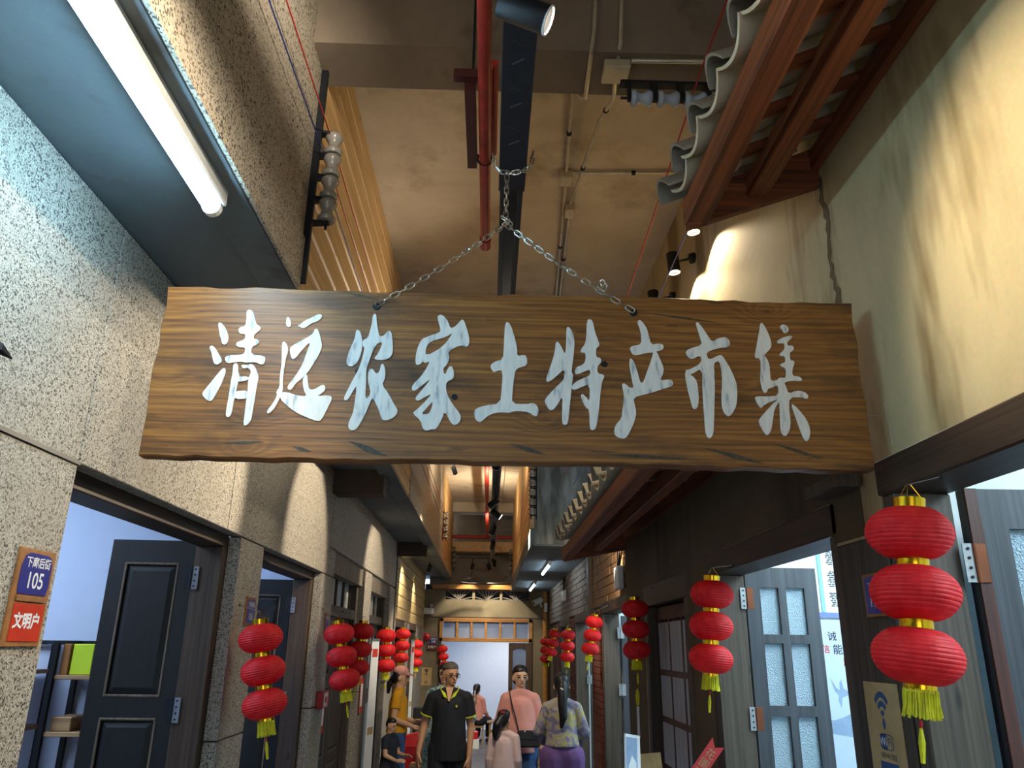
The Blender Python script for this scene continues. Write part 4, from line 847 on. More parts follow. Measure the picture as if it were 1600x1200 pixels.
panel('cool ceiling panel in the first left shop', -3.5, -2.3, 2.5, 3.6, 2.90, 'panel_cool')
panel('cool ceiling panel in the second left shop', -3.2, -2.4, 4.8, 5.9, 2.90, 'panel_cool')
panel('white ceiling panel in the nearest right shop', 1.9, 3.0, 0.6, 1.8, 2.90, 'panel_white')
panel('white ceiling panel in the second right shop', 1.8, 2.9, 2.9, 4.0, 2.90, 'panel_white')
panel('white ceiling panel in the far right shop', 1.9, 2.8, 7.0, 8.0, 2.90, 'panel_white')
panel('white ceiling panel in the farthest right shop', 1.9, 2.8, 9.8, 11.0, 2.90, 'panel_white')
panel('ceiling panel of the shop behind the end doorway', -1.2, 1.2, 16.6, 18.0, 2.55, 'panel_warm')
def spot(label, base, head, aim, power, angle=60, blend=0.6, col=WARM, on=True, r=0.036, L=0.125, kind='track', stem=True):
    base = Vector(base); head = Vector(head); d = (Vector(aim) - head).normalized()
    t = thing('spotlight', label, 'spotlight', base)
    if kind == 'wall': MB().cyl(base, base + (head-base).normalized()*0.03, 0.032, n=16).build('wall_plate', M['black'], t)
    elif kind == 'track': MB().box(base.x-0.016, base.x+0.016, base.y-0.045, base.y+0.045, base.z-0.03, base.z, 0.003).build('adapter', M['black'], t)
    MB().tube([base, head], 0.009, 8).build('arm', M['black'], t)
    a = d.orthogonal().normalized(); b = d.cross(a)
    prof = [(0.001, -L/2), (r*0.93, -L/2), (r, -L/2+0.004), (r, L/2), (r*0.92, L/2), (r*0.88, L/2-0.02)]
    MB().lathe(prof, 24).map(head, a, b, d).build('housing', M['black'], t, smooth=True)
    MB().lathe([(r*0.88, L/2-0.019), (r*0.55, L/2-0.024), (0.001, L/2-0.026)], 24).map(head, a, b, d).build('lens', M['lens_on'] if on else M['lens_off'], t)
    MB().lathe([(r*0.90, L/2-0.002), (r*0.90, L/2+0.003), (r*1.0, L/2+0.003), (r*1.0, L/2-0.002)], 24).map(head, a, b, d).build('rim', M['white'] if on else M['black'], t)
    if power:
        ld = bpy.data.lights.new('lamp', 'SPOT'); ld.energy = power*SPOT_K; ld.color = col; ld.spot_size = math.radians(angle); ld.spot_blend = blend; ld.shadow_soft_size = 0.015
        lo = bpy.data.objects.new('lamp', ld); COL.objects.link(lo); lo.parent = t; lo.location = head + d*(L/2+0.006) - base
        lo.rotation_mode = 'QUATERNION'; lo.rotation_quaternion = (-d).to_track_quat('Z', 'Y')
    return t
spot('large black spotlight under the tray at the top of the picture', (0.05, 1.42, 3.32), (0.055, 1.47, 3.255), (1.193, 1.44, 2.74), 52, 60, 1.0)
spot('black spotlight out of view overhead aimed at the left stone fascia', (0.05, 0.3, 3.40), (0.05, 0.3, 3.50), (-0.76, 1.3, 3.62), 240, 60, 0.9, kind='stem', col=(1.0, 0.9, 0.74))
spot('black spotlight behind the camera aimed at the left stone wall', (0.05, 0.7, 3.32), (0.05, 0.72, 3.25), (-1.26, 1.9, 2.3), 45, 60, 0.5)
spot('black wall spotlight nearest the awning end', (XR, 3.68, 4.06), (1.07, 3.68, 4.02), (1.17, 3.68, 2.5), 13, 135, 0.2, kind='wall')
spot('second black wall spotlight high on the right wall', (XR, 4.10, 4.03), (1.06, 4.10, 3.99), (1.17, 4.1, 2.5), 13, 135, 0.2, kind='wall')
spot('third black wall spotlight just above the sign top', (XR, 4.62, 4.02), (1.05, 4.62, 3.99), (1.17, 4.62, 2.5), 13, 135, 0.2, kind='wall')
spot('black track spotlight hidden behind the sign, aimed at the left wall', (0.05, 4.35, 3.32), (0.05, 4.37, 3.25), (-1.26, 3.2, 2.45), 85, 50, 0.5)
spot('added black spotlight hidden behind the sign to brighten the ceiling', (0.05, 4.7, 3.32), (0.05, 4.75, 3.26), (0.25, 4.2, 4.55), 75, 150, 1.0, col=(1.0, 0.9, 0.72))  # unseen head, put in to light up the ceiling
spot('black track spotlight behind the sign aimed up at the pine boards', (0.05, 5.5, 3.32), (0.03, 5.5, 3.26), (-0.76, 4.5, 3.6), 30, 100, 0.9)
spot('black track spotlight over the second left doorway', (0.05, 5.2, 3.32), (0.04, 5.22, 3.25), (-1.26, 5.4, 2.5), 65, 52, 0.4)
spot('added black spotlight behind the sign to brighten the people in the lane', (0.05, 6.2, 3.32), (0.04, 6.24, 3.25), (-0.05, 8.2, 1.3), 60, 62, 0.8)  # extra lamp put in to make the people brighter
spot('first visible far track spotlight, turned to the left', (0.05, 8.1, 3.32), (0.03, 8.12, 3.24), (-1.2, 8.6, 2.4), 60, 60, 0.5)
spot('second far track spotlight, pointing right', (0.05, 8.75, 3.32), (0.06, 8.78, 3.23), (1.19, 8.7, 2.5), 60, 60, 0.5)
spot('third far track spotlight, pointing down to the left', (0.05, 10.1, 3.32), (0.03, 10.12, 3.24), (-0.9, 10.9, 1.2), 80, 60, 0.5)
spot('fourth far track spotlight, pointing down the lane', (0.05, 11.7, 3.32), (0.04, 11.74, 3.24), (-0.5, 13.5, 1.0), 80, 70, 0.5)
spot('fifth far track spotlight near the end of the tray', (0.05, 14.4, 3.32), (0.09, 14.4, 3.24), (0.1, 15.9, 1.6), 50, 70, 0.8)
spot('added warm spotlight brightening the back wall of the end shop', (0.9, 17.6, 2.6), (0.9, 17.65, 2.5), (0.2, 19.2, 0.6), 75, 95, 1.0, kind='stem')  # added lamp, stands in for warm lane light on the shop wall
spot('small track spotlight hanging left at the end wall', (-0.33, 15.3, 3.42), (-0.33, 15.32, 3.27), (-0.5, 15.8, 2.3), 30, 70, 0.5, kind='stem')
spot('small track spotlight hanging right at the end wall', (-0.03, 15.35, 3.42), (-0.01, 15.38, 3.27), (0.4, 15.8, 2.3), 30, 70, 0.5, kind='stem')
spot('glowing spotlight under the left overhang by the cross beam', (-0.975, 11.2, 3.13), (-0.975, 11.2, 3.04), (-1.25, 11.7, 2.2), 40, 90, 0.6, kind='stem')
spot('black spotlight under the far left overhang', (-1.0, 13.2, 3.13), (-1.0, 13.2, 3.02), (-1.25, 13.5, 2.2), 30, 80, 0.6, kind='stem')
spot('twin black spotlight on the far ceiling, upper head', (-0.62, 11.0, 4.55), (-0.6, 11.0, 4.38), (-0.1, 12.4, 4.3), 14, 110, 0.8, kind='stem')
spot('twin black spotlight on the far ceiling, lower head', (-0.56, 11.4, 4.55), (-0.56, 11.4, 4.30), (-0.2, 12.6, 3.4), 14, 110, 0.8, kind='stem')
spot('black spotlight under the lower awning end lighting the tan brick', (1.0, 6.806, 2.65), (1.0, 6.90, 2.66), (1.22, 8.0, 2.45), 22, 80, 0.6, kind='wall')
for lab, ly, lz, pw in (('uplight hidden on the tray towards the far boards on the left', 12.8, 3.44, 45), ('uplight on the tray for the far ceiling', 9.4, 3.44, 60)):
    spot(lab, (0.05, ly, 3.40), (0.05, ly, 3.47), (-0.2, ly+0.4, 4.55), pw, 140, 1.0, kind='stem')
wr2 = MB(); wr2.tube([(-0.33, 15.33, 3.2), (-0.36, 15.35, 3.05), (-0.48, 15.4, 3.02), (-0.55, 15.45, 2.98), (-0.4, 15.5, 2.965), (0.4, 15.5, 2.97)], 0.008, 6)
wr2.build('lamp_cable', M['black'], label='loose black cable sagging under the end wall spotlights', cat='cable')
MB().box(-0.6, 0.05, 15.26, 15.38, 3.42, 3.45).build('track_rail', M['black'], label='short black lighting track across the end of the void', cat='track')
for x in (-0.5, -0.1): pass
# ================================================================= LANTERN STRINGS
GH, GR = 0.128, 0.1025
prof = []
NR = 12
for k in range(NR*3+1):
    u = -1 + 2*k/(NR*3); z = u*GH/2
    r = 0.036 + (GR-0.036)*(1-abs(u)**1.95)**0.58
    saw = (k % 3)/3.0
    prof.append((r*(1 - 0.016*(1 if k % 3 == 0 else 0)), z))
random.seed(11); ph = [random.uniform(0, 6.28) for _ in range(6)]
wob = lambda t, z: 0.006*math.sin(5*t+ph[0]+z*30) + 0.004*math.sin(9*t+ph[1]-z*55) + 0.003*math.sin(17*t+ph[2])
globe_me = MB().lathe(prof, 44, wob=wob).mesh('lantern', M['lantern'], smooth=False)
band_me = MB().lathe([(0.034, -0.011), (0.0375, -0.011), (0.0385, 0.0), (0.0375, 0.011), (0.034, 0.011)], 28).mesh('gold_band', M['gold'], smooth=True)
cap_m = MB().lathe([(0.033, -0.012), (0.0375, -0.012), (0.0385, 0.012), (0.036, 0.013)], 28)
for a in (0.4, 2.5, 4.6): cap_m.tube([(0.036*math.cos(a), 0.036*math.sin(a), 0.010), (0.006*math.cos(a), 0.006*math.sin(a), 0.05)], 0.0012, 5)
cap_me = cap_m.mesh('gold_cap', M['gold'], smooth=True)
fr = MB(); random.seed(5)
for k in range(58):
    a = 2*PI*k/58; r0 = 0.034 + random.uniform(-.003, .003); L = 0.062 + random.uniform(-.006, .004); j = random.uniform(-.05, .05); r1 = r0+random.uniform(-.002, .008)
    fr.tube([(r0*math.cos(a), r0*math.sin(a), 0), (r0*1.03*math.cos(a+j/2), r0*1.03*math.sin(a+j/2), -L*0.5), (r1*math.cos(a+j), r1*math.sin(a+j), -L)], 0.0022, 4)
fr.lathe([(0.0345, 0.002), (0.0365, 0.0), (0.0365, -0.008), (0.0345, -0.010)], 28)
fringe_me = fr.mesh('fringe', M['tassel'])
pt = MB()
for k in range(9):
    a = 2*PI*k/9; rr = 0.004
    pt.tube([(rr*0.4*math.cos(a), rr*0.4*math.sin(a), -0.02), (rr*1.5*math.cos(a), rr*1.5*math.sin(a), -0.05), (rr*0.8*math.cos(a), rr*0.8*math.sin(a), -0.095)], 0.0018, 4)
pend_me = pt.mesh('pendant_tassel', M['tassel'])
pc_me = MB().cyl((0,0,0.03), (0,0,-0.004), 0.001, n=5).cyl((0,0,-0.004), (0,0,-0.022), 0.0045, 0.003, n=10).mesh('pendant_cord', M['cord_red'])
cord_me = MB().cyl((0,0,0), (0,0,1), 0.0012, n=5).mesh('hanging_cord', M['wire_grey'])
def lantern(label, topz, botxyz, hook, s=1.0, extra=0, pend=True):
    """topz: upper rim of the gold cap, botxyz: foot of the lowest lantern, hook: where the cord is tied"""
    T = Vector(topz); B = Vector(botxyz); d = (T-B); L = d.length; sc = L/(3*GH + 2*0.018 + 0.022)
    t = thing('lantern_string', label, 'lantern', T, 'red lantern strings along the lane')
    t.rotation_mode = 'QUATERNION'; t.rotation_quaternion = d.to_track_quat('Z', 'Y'); t.scale = (sc, sc, sc)
    z = -0.012; inst(cap_me, 'gold_cap', t, (0,0,z)); z -= 0.010 + GH/2
    for k in range(3):
        inst(globe_me, 'lantern', t, (random.uniform(-.003,.003), random.uniform(-.003,.003), z), (random.uniform(-.05,.05), random.uniform(-.05,.05), random.uniform(0, 6)))
        if k < 2: inst(band_me, 'gold_band', t, (0,0,z-GH/2-0.009))
        z -= GH + 0.018
    z += GH/2 + 0.018
    inst(band_me, 'gold_band', t, (0,0,z-0.004), scl=(0.97, 0.97, 0.8))
    inst(fringe_me, 'fringe', t, (0,0,z-0.010), (0, 0, random.uniform(0, 6)))
    if pend:
        c = inst(pc_me, 'pendant_cord', t, (0.008, 0.0, z-0.075)); inst(pend_me, 'pendant_tassel', t, (0.008, 0.0, z-0.075))
    # cord from the cap to the nail, straight in world space
    q = t.rotation_quaternion.inverted(); hk = q @ (Vector(hook) - T) / sc; st = Vector((0, 0, 0.038)); dd = hk - st
    c = inst(cord_me, 'hanging_cord', t, st); c.scale = (1, 1, dd.length); c.rotation_mode = 'QUATERNION'; c.rotation_quaternion = dd.to_track_quat('Z', 'Y')
    n_ = MB().sphere((0,0,0), 0.006, 8, 6).mesh('nail', M['iron']); inst(n_, 'nail', t, hk)
    return t
lantern('red lantern string hanging between the first two left doorways', (-1.12, 3.98, 1.91), (-1.04, 3.98, 1.463), (-1.258, 4.08, 1.98))
lantern('red lantern string by the red alarm box on the left wall', (-1.12, 6.033, 1.966), (-1.025, 6.033, 1.488), (-1.258, 6.12, 2.05))
lantern('red lantern string in front of the third left doorway, tassel showing behind its neighbour', (-1.12, 7.265, 2.003), (-1.147, 7.265, 1.545), (-1.31, 7.27, 2.08))
lantern('brightest red lantern string beside the tall narrow banner on the left', (-1.12, 8.939, 1.986), (-1.103, 8.939, 1.523), (-1.31, 8.94, 2.06))
lantern('red lantern string above the pink cap', (-1.12, 10.765, 2.027), (-1.144, 10.765, 1.586), (-1.25, 10.77, 2.10))
lantern('red lantern string at the far end of the left wall', (-1.12, 12.906, 1.901), (-1.118, 12.906, 1.481), (-1.25, 12.9, 2.0))
lantern('red lantern string at the left jamb of the end doorway', (-0.871, 15.62, 1.823), (-0.805, 15.62, 1.40), (-0.90, 15.765, 1.90))
lantern('largest red lantern string, in front of the wifi poster', (1.05, 1.893, 2.164), (1.009, 1.893, 1.729), (1.185, 1.97, 2.24))
lantern('red lantern string in front of the frosted glass door on the right', (1.05, 3.702, 2.129), (1.014, 3.702, 1.698), (1.17, 3.75, 2.185))
lantern('red lantern string left of the lattice door on the right', (1.05, 5.726, 2.151), (1.052, 5.726, 1.729), (1.185, 5.75, 2.22))
lantern('slanting red lantern string at the open grey panel door', (1.05, 7.865, 2.112), (0.986, 7.865, 1.737), (1.185, 7.87, 2.20))
lantern('red lantern string above the woman with the ponytail', (1.05, 10.539, 2.036), (1.029, 10.539, 1.626), (1.185, 10.54, 2.15))
lantern('red lantern string overlapping another in the far right corner, higher one', (1.05, 12.545, 2.078), (0.969, 12.545, 1.673), (1.185, 12.55, 2.16))
lantern('red lantern string overlapping another in the far right corner, lower one', (1.05, 14.634, 1.978), (1.038, 14.634, 1.542), (1.185, 14.63, 2.06))
# a loose tassel dangling under the string by the lattice door
lt = thing('loose_tassel', 'single yellow tassel on a paper strip dangling by the lattice door', 'tassel', (1.05, 5.74, 1.56))
inst(pend_me, 'strands', lt, (0,0,0.0), scl=(2, 2, 1.4)); MB().cyl((1.05, 5.74, 1.56), (1.05, 5.74, 1.64), 0.001, n=5).build('thread', M['cord_red'], lt)
MB().box(1.045, 1.055, 5.72, 5.76, 1.22, 1.42).build('paper_strip', M['paper'], lt)

# ================================================================= PLATES, POSTERS, WALL FITTINGS
UY = (0, 1, 0); UZ = (0, 0, 1)
t = thing('house_number_plate', 'rusty plate with blue number 105 above a red panel on the left wall', 'sign', (XL, 2.215, 1.782))
MB().box(XL, XL+0.008, 2.128, 2.305, 1.782, 2.038, 0.002).build('backing_plate', M['rust'], t)
bl = [(2.150, 1.917), (2.283, 1.917), (2.290, 1.94), (2.290, 2.00), (2.278, 2.02), (2.26, 2.026), (2.175, 2.026), (2.157, 2.018), (2.146, 1.99), (2.146, 1.935)]
MB().prism([bl], (XL+0.008, 0, 0), UY, UZ, (1,0,0), 0.002).build('blue_panel', M['plate_blue'], t)
MB().box(XL+0.008, XL+0.010, 2.148, 2.292, 1.796, 1.893).build('red_panel', M['plate_red'], t)
MB().box(XL+0.008, XL+0.012, 2.148, 2.288, 1.898, 1.912, 0.001).build('slot_strip', M['rust'], t)
m = letter(MB(), '下廓后街', 0.030, (XL+0.0105, 2.220, 2.000), UY, UZ, bold=0.0005); m.build('street_lettering', M['paper'], t)
m = letter(MB(), '105', 0.060, (XL+0.0105, 2.218, 1.952), UY, UZ, sx=0.95, bold=0.0008); m.build('number', M['paper'], t)
m = letter(MB(), '文明户', 0.042, (XL+0.0105, 2.218, 1.846), UY, UZ, bold=0.0016); m.build('red_panel_lettering', M['paper'], t)
def small_plate(label, y0, y1, z0, z1, txt, num):
    t = thing('house_number_plate', label, 'sign', (XL, (y0+y1)/2, z0))
    MB().box(XL, XL+0.008, y0, y1, z0, z1, 0.002).build('backing_plate', M['rust'], t); MB().box(XL+0.008, XL+0.010, y0+0.015, y1-0.015, z0+0.012, z1-0.012).build('blue_panel', M['plate_blue'], t)
    letter(MB(), txt, 0.028, (XL+0.0105, (y0+y1)/2, z1-0.04), UY, UZ).build('street_lettering', M['paper'], t); letter(MB(), num, 0.05, (XL+0.0105, (y0+y1)/2, z0+0.045), UY, UZ).build('number', M['paper'], t)
small_plate('small rusty plate with blue number 106 by the first left lantern string', 4.18, 4.345, 1.885, 2.03, '下廓后街', '106')
small_plate('small rusty plate behind the second left lantern string', 6.22, 6.38, 1.86, 2.03, '下廓后街', '107')
t = thing('house_number_plate', 'dark plate with blue over red panel left of the end doorway', 'sign', (-1.07, YE, 1.72))
MB().box(-1.13, -0.99, YE-0.008, YE, 1.84, 1.95).build('blue_panel', M['plate_blue'], t); MB().box(-1.18, -0.98, YE-0.008, YE, 1.70, 1.835).build('red_panel', M['dark_red'], t)
letter(MB(), '下廓后街', 0.035, (-1.06, YE-0.0085, 1.92), (1,0,0), UZ).build('street_lettering', M['paper'], t); letter(MB(), '108', 0.06, (-1.06, YE-0.0085, 1.872), (1,0,0), UZ).build('number', M['paper'], t); letter(MB(), '文明户', 0.06, (-1.08, YE-0.0085, 1.77), (1,0,0), UZ).build('red_panel_lettering', M['paper'], t)
t = thing('house_number_plate', 'rusty number plate partly hidden by the largest lanterns on the right', 'sign', (XR, 2.38, 1.90))
px = XR-0.006
MB().box(px-0.008, px, 2.31, 2.47, 1.90, 2.03, 0.002).build('backing_plate', M['rust'], t); MB().box(px-0.010, px-0.008, 2.32, 2.455, 1.91, 2.02).build('blue_panel', M['plate_blue'], t)
letter(MB(), '下廓后街', 0.024, (px-0.0105, 2.388, 1.99), (0,-1,0), UZ).build('street_lettering', M['paper'], t)
letter(MB(), '12', 0.05, (px-0.0105, 2.41, 1.945), (0,-1,0), UZ).build('number', M['paper'], t)
# wifi poster: kraft paper strip
t = thing('wifi_poster', 'kraft paper wifi poster on the dark post at the right', 'poster', (XR, 2.46, 1.34))
MB().box(px-0.002, px, 2.355, 2.565, 1.34, 1.712).build('paper_sheet', M['kraft'], t)
U_ = (0,-1,0); ox = px-0.0026; cy, cz = 2.462, 1.615
for r0, r1 in ((0.072, 0.055), (0.046, 0.030), (0.020, 0.004)):
    a0 = [PI*0.22 + PI*0.56*k/12 for k in range(13)]
    ring = [(r1*math.cos(a)*0.75, r1*math.sin(a)) for a in a0] + [(r0*math.cos(a)*0.75, r0*math.sin(a)) for a in reversed(a0)]
    MB().prism([ring], (ox, cy, cz), U_, UZ, (1,0,0), 0.0008).build('wifi_arc', M['ink_blue'], t)
MB().prism([[(0.008*math.cos(a), 0.016*math.sin(a)) for a in [2*PI*k/16 for k in range(16)]]], (ox, cy-0.002, 1.597), U_, UZ, (1,0,0), 0.0008).build('wifi_dot', M['ink_blue'], t)
lg = [(0.04*math.copysign(abs(math.cos(a))**0.5, math.cos(a)), 0.022*math.copysign(abs(math.sin(a))**0.5, math.sin(a))) for a in [2*PI*k/28 for k in range(28)]]
li = [(x*0.93, z*0.88) for x, z in lg]
MB().prism([lg, li], (ox, cy-0.004, 1.548), U_, UZ, (1,0,0), 0.0008).build('wifi_badge_rim', M['ink_blue'], t)
MB().prism([[(min(x, 0.002), z) for x, z in lg]], (ox, cy-0.004, 1.548), U_, UZ, (1,0,0), 0.0006).build('wifi_badge', M['ink_blue'], t)
letter(MB(), 'Wi', 0.034, (ox-0.0006, cy+0.015, 1.547), U_, UZ).build('badge_lettering', M['paper'], t); letter(MB(), 'Fi', 0.034, (ox-0.0006, cy-0.024, 1.547), U_, UZ).build('badge_lettering', M['ink_blue'], t)
letter(MB(), '免费WIFI已覆盖', 0.018, (ox, cy-0.008, 1.509), U_, UZ, sx=0.75).build('poster_lettering', M['ink'], t)
MB().box(ox, ox+0.0008, 2.405, 2.51, 1.468, 1.493).build('blue_band', M['ink_blue'], t)
letter(MB(), '关注公众号', 0.018, (ox, cy-0.006, 1.450), U_, UZ, sx=0.8).build('poster_lettering', M['ink'], t)
# notice board and poster inside the second right shop
yw = 4.748
t = thing('notice_board', 'cyan framed notice board with printed rules inside the right shop', 'notice board', (2.0, yw, 1.99))
MB().box(1.60, 2.50, yw-0.012, yw, 1.985, 2.62).build('backing', M['paper'], t)
for x in (1.60, 2.005, 2.44): MB().box(x-0.012, x+0.012, yw-0.02, yw-0.012, 2.02, 2.62, 0.002).build('frame_bar', M['cyan_frame'], t)
MB().box(1.60, 2.50, yw-0.018, yw-0.012, 1.99, 2.018).build('blue_strip', M['board_blue'], t); MB().box(1.60, 1.99, yw-0.018, yw-0.012, 2.39, 2.41).build('blue_strip', M['board_blue'], t)
random.seed(2)
for blk, (za, n_) in enumerate(((2.385, 9), (2.255, 9), (2.13, 8))):
    m = MB()
    for k in range(n_):
        z = za - k*0.0105; x = 2.05 + random.choice((0, .006, .012))
        while x < 2.42:
            w_ = random.uniform(0.01, 0.03); m.box(x, min(x+w_, 2.425), yw-0.0135, yw-0.012, z-0.003, z+0.003); x += w_ + random.uniform(0.003, 0.008)
    o = m.build('printed_text', M['ink'], t, kind='stuff')
t = thing('wall_poster', 'pale blue poster with brush lettering and a swallow inside the right shop', 'poster', (2.1, yw, 1.0))
MB().box(1.93, 2.55, yw-0.004, yw, 1.0, 1.98).build('paper_sheet', M['room_blue'], t)
for txt, x, z, s_, mt in (('诚', 2.04, 1.88, 0.055, 'ink'), ('好', 2.125, 1.885, 0.055, 'ink'), ('信', 1.995, 1.808, 0.05, 'ink_red'), ('能', 2.066, 1.806, 0.06, 'ink'), ('立', 2.14, 1.81, 0.055, 'ink'), ('以', 2.115, 1.735, 0.06, 'ink_red'), ('人', 2.14, 1.665, 0.06, 'ink_red'), ('为', 2.15, 1.60, 0.06, 'ink_red')):
    letter(MB(), txt, s_, (x, yw-0.0046, z), (1,0,0), UZ, bold=0.0008).build('brush_lettering', M[mt], t)
bird = [(2.0, 1.655), (2.03, 1.60), (2.05, 1.585), (2.052, 1.625), (2.065, 1.645), (2.072, 1.60), (2.09, 1.585), (2.108, 1.58), (2.115, 1.572), (2.10, 1.562), (2.08, 1.553), (2.06, 1.545), (2.05, 1.49), (2.035, 1.53), (2.04, 1.558), (2.02, 1.58)]
MB().prism([bird], (0, yw-0.0046, 0), (1,0,0), UZ, (0,1,0), 0.0006).build('swallow_print', M['ink_pale'], t)
hill = [(1.94, 1.36), (1.94, 1.43), (2.0, 1.425), (2.05, 1.44), (2.1, 1.46), (2.15, 1.445), (2.25, 1.47), (2.4, 1.43), (2.54, 1.44), (2.54, 1.33), (2.3, 1.345), (2.1, 1.335)]
MB().prism([hill], (0, yw-0.0046, 0), (1,0,0), UZ, (0,1,0), 0.0006).build('hill_print', M['ink_pale'], t)
# kraft notice on the end wall
t = thing('paper_notice', 'kraft paper notice with a cup picture left of the end doorway', 'poster', (-1.15, YE, 1.1))
MB().box(-1.27, -1.06, YE-0.006, YE, 1.08, 1.40).build('paper_sheet', M['kraft'], t)
MB().prism([[(-1.205, 1.37), (-1.125, 1.37), (-1.155, 1.31), (-1.155, 1.28), (-1.13, 1.265), (-1.20, 1.265), (-1.175, 1.28), (-1.175, 1.31)]], (0, YE-0.0066, 0), (1,0,0), UZ, (0,1,0), 0.0006).build('cup_print', M['frame'], t)
letter(MB(), '禁', 0.06, (-1.165, YE-0.0068, 1.13), (1,0,0), UZ).build('notice_lettering', M['frame'], t)
# alarms, emergency lamp, cctv
t = thing('alarm_bell', 'round red alarm bell on the end wall', 'alarm', (-1.2, YE, 1.9)); MB().lathe([(0.001, 0.05), (0.04, 0.045), (0.07, 0.02), (0.075, 0.0)], 20).map((-1.2, YE, 1.95), (1,0,0), (0,0,1), (0,-1,0)).build('bell', M['red_plastic'], t, smooth=True)
MB().cyl((-1.2, YE-0.055, 1.95), (-1.2, YE-0.045, 1.95), 0.02).build('button', M['dark_red'], t)
t = thing('alarm_box', 'small red fire alarm box on the stone pier at the left', 'alarm', (XL, 6.28, 1.335))
MB().box(XL, XL+0.05, 6.17, 6.40, 1.345, 1.465, 0.006).build('case', M['red_plastic'], t); MB().box(XL+0.05, XL+0.053, 6.22, 6.33, 1.36, 1.45).build('front_plate', M['paper'], t); MB().cyl((XL+0.05, 6.27, 1.405), (XL+0.06, 6.27, 1.405), 0.022).build('button', M['red_plastic'], t)
t = thing('emergency_lamp', 'twin headed white emergency lamp high on the end wall at the left', 'lamp', (-1.2, YE, 2.38))
MB().box(-1.33, -1.08, YE-0.08, YE, 2.385, 2.50, 0.008).build('case', M['white'], t)
for x in (-1.28, -1.13): MB().sphere((x, YE-0.06, 2.555), (0.045, 0.045, 0.045), 14, 10).build('lamp_head', M['hinge'], t, smooth=True); MB().cyl((x, YE-0.05, 2.49), (x, YE-0.05, 2.53), 0.015, n=8).build('swivel', M['white'], t)
t = thing('security_camera', 'white bullet security camera beside the corner pipe', 'camera', (0.99, 15.6, 2.6))
MB().cyl((0.87, 15.48, 2.60), (1.03, 15.56, 2.68), 0.055, n=18).build('camera_body', M['white'], t, smooth=True); MB().cyl((0.865, 15.478, 2.598), (0.872, 15.481, 2.602), 0.04, n=16).build('camera_lens', M['black'], t)
MB().tube([(1.0, 15.55, 2.62), (1.03, 15.6, 2.56), (1.05, YE, 2.56)], 0.02, 8).build('camera_mount', M['white'], t)
MB().cyl((1.12, 15.72, 0), (1.12, 15.72, 2.84), 0.055, n=16).build('corner_pipe', M['transom'], label='round honey coloured pole in the far right corner', cat='pole', smooth=True)
def wallbox(label, y, z, h=0.22, w_=0.3):
    t = thing('meter_box', label, 'meter box', (XR, y, z))
    MB().box(XR-0.05, XR-0.0, y-w_/2, y+w_/2, z, z+h, 0.01).build('case', M['white'], t)
    for k in range(3): MB().tube([(XR-0.03, y-0.1+k*0.06, z+h), (XR-0.03, y-0.25+k*0.12, z+h+0.12), (XR-0.02, y-0.3+k*0.2, z+h+0.2)], 0.007, 6).build('cable', M['black'], t)
wallbox('grey meter box with black cables at the awning end', 7.1, 2.30, 0.2, 0.25); wallbox('small white meter box on the grey brick', 12.4, 2.48, 0.16, 0.4)
MB().box(1.09, 1.15, 15.61, 15.665, 2.45, 2.62, 0.01).build('meter_box', M['white'], label='tiny white box on the corner pole', cat='meter box')
# iron bracket poking in at the left edge
m = MB(); m.tube([(XL, 1.74, 2.47), (XL+0.05, 1.79, 2.475), (XL+0.06, 1.83, 2.462)], [0.02, 0.016, 0.002], 6); m.build('iron_bracket', M['iron'], label='black iron tip poking into view at the left edge', cat='bracket')
# nail and thread at the right end of the sign
m = MB(); m.tube([(1.115, 2.20, 2.475), (XR, 2.215, 2.48)], 0.002, 6).tube([(XR-0.002, 2.20, 2.52), (XR-0.004, 2.19, 2.45), (XR-0.002, 2.19, 2.38)], 0.0015, 5); m.build('tie_wire', M['zinc'], label='thin wire tying the right end of the sign to the wall', cat='wire')
# ================================================================= SHOP FURNITURE AND SMALL THINGS
def shelf(label, x0, x1, y0, y1, zs, h):
    t = thing('metal_shelf', label, 'shelf', ((x0+x1)/2, (y0+y1)/2, 0))
    for x in (x0, x1):
        for y in (y0, y1): MB().box(x-0.012, x+0.012, y-0.012, y+0.012, 0, h).build('post', M['black'], t)
        MB().box(x-0.01, x+0.01, y0, y1, h-0.02, h).build('top_bar', M['black'], t)
    for z in zs: MB().box(x0, x1, y0, y1, z-0.02, z, 0.002).build('shelf_board', M['shelf_wood'], t)
    MB().box(x0, x1, y1-0.01, y1+0.01, h-0.02, h).build('top_bar', M['black'], t)
    return t
shelf('black metal shelf with boards, half hidden by the left door', -2.12, -1.50, 4.07, 4.30, (0.3, 0.75, 1.13, 1.385, 1.64), 1.80)
shelf('black metal shelf farther left behind the stone wall edge', -2.95, -2.25, 4.05, 4.30, (0.3, 0.75, 1.13, 1.40, 1.66), 1.80)
MB().box(-2.10, -2.06, 4.09, 4.27, 1.64, 1.785, 0.003).build('brown_folder', M['card_brown'], label='brown folder standing on the black shelf', cat='folder')
MB().box(-2.055, -1.95, 4.10, 4.26, 1.64, 1.785, 0.004).build('lime_box', M['lime'], label='lime green box next to the brown folder on the shelf', cat='box')
MB().box(-2.10, -2.0, 4.10, 4.27, 1.385, 1.45, 0.004).build('wooden_box', M['shelf_wood'], label='small wooden box on the lower shelf behind the door', cat='box')
m = MB(); m.lathe([(0.03, 0), (0.05, 0.05), (0.045, 0.12), (0.015, 0.15), (0.05, 0.20)], 12, (-2.31, 4.12, 1.66)); m.build('red_gift_bag', M['red_plastic'], label='red gift bag tied at the top on the left shelf', cat='bag')
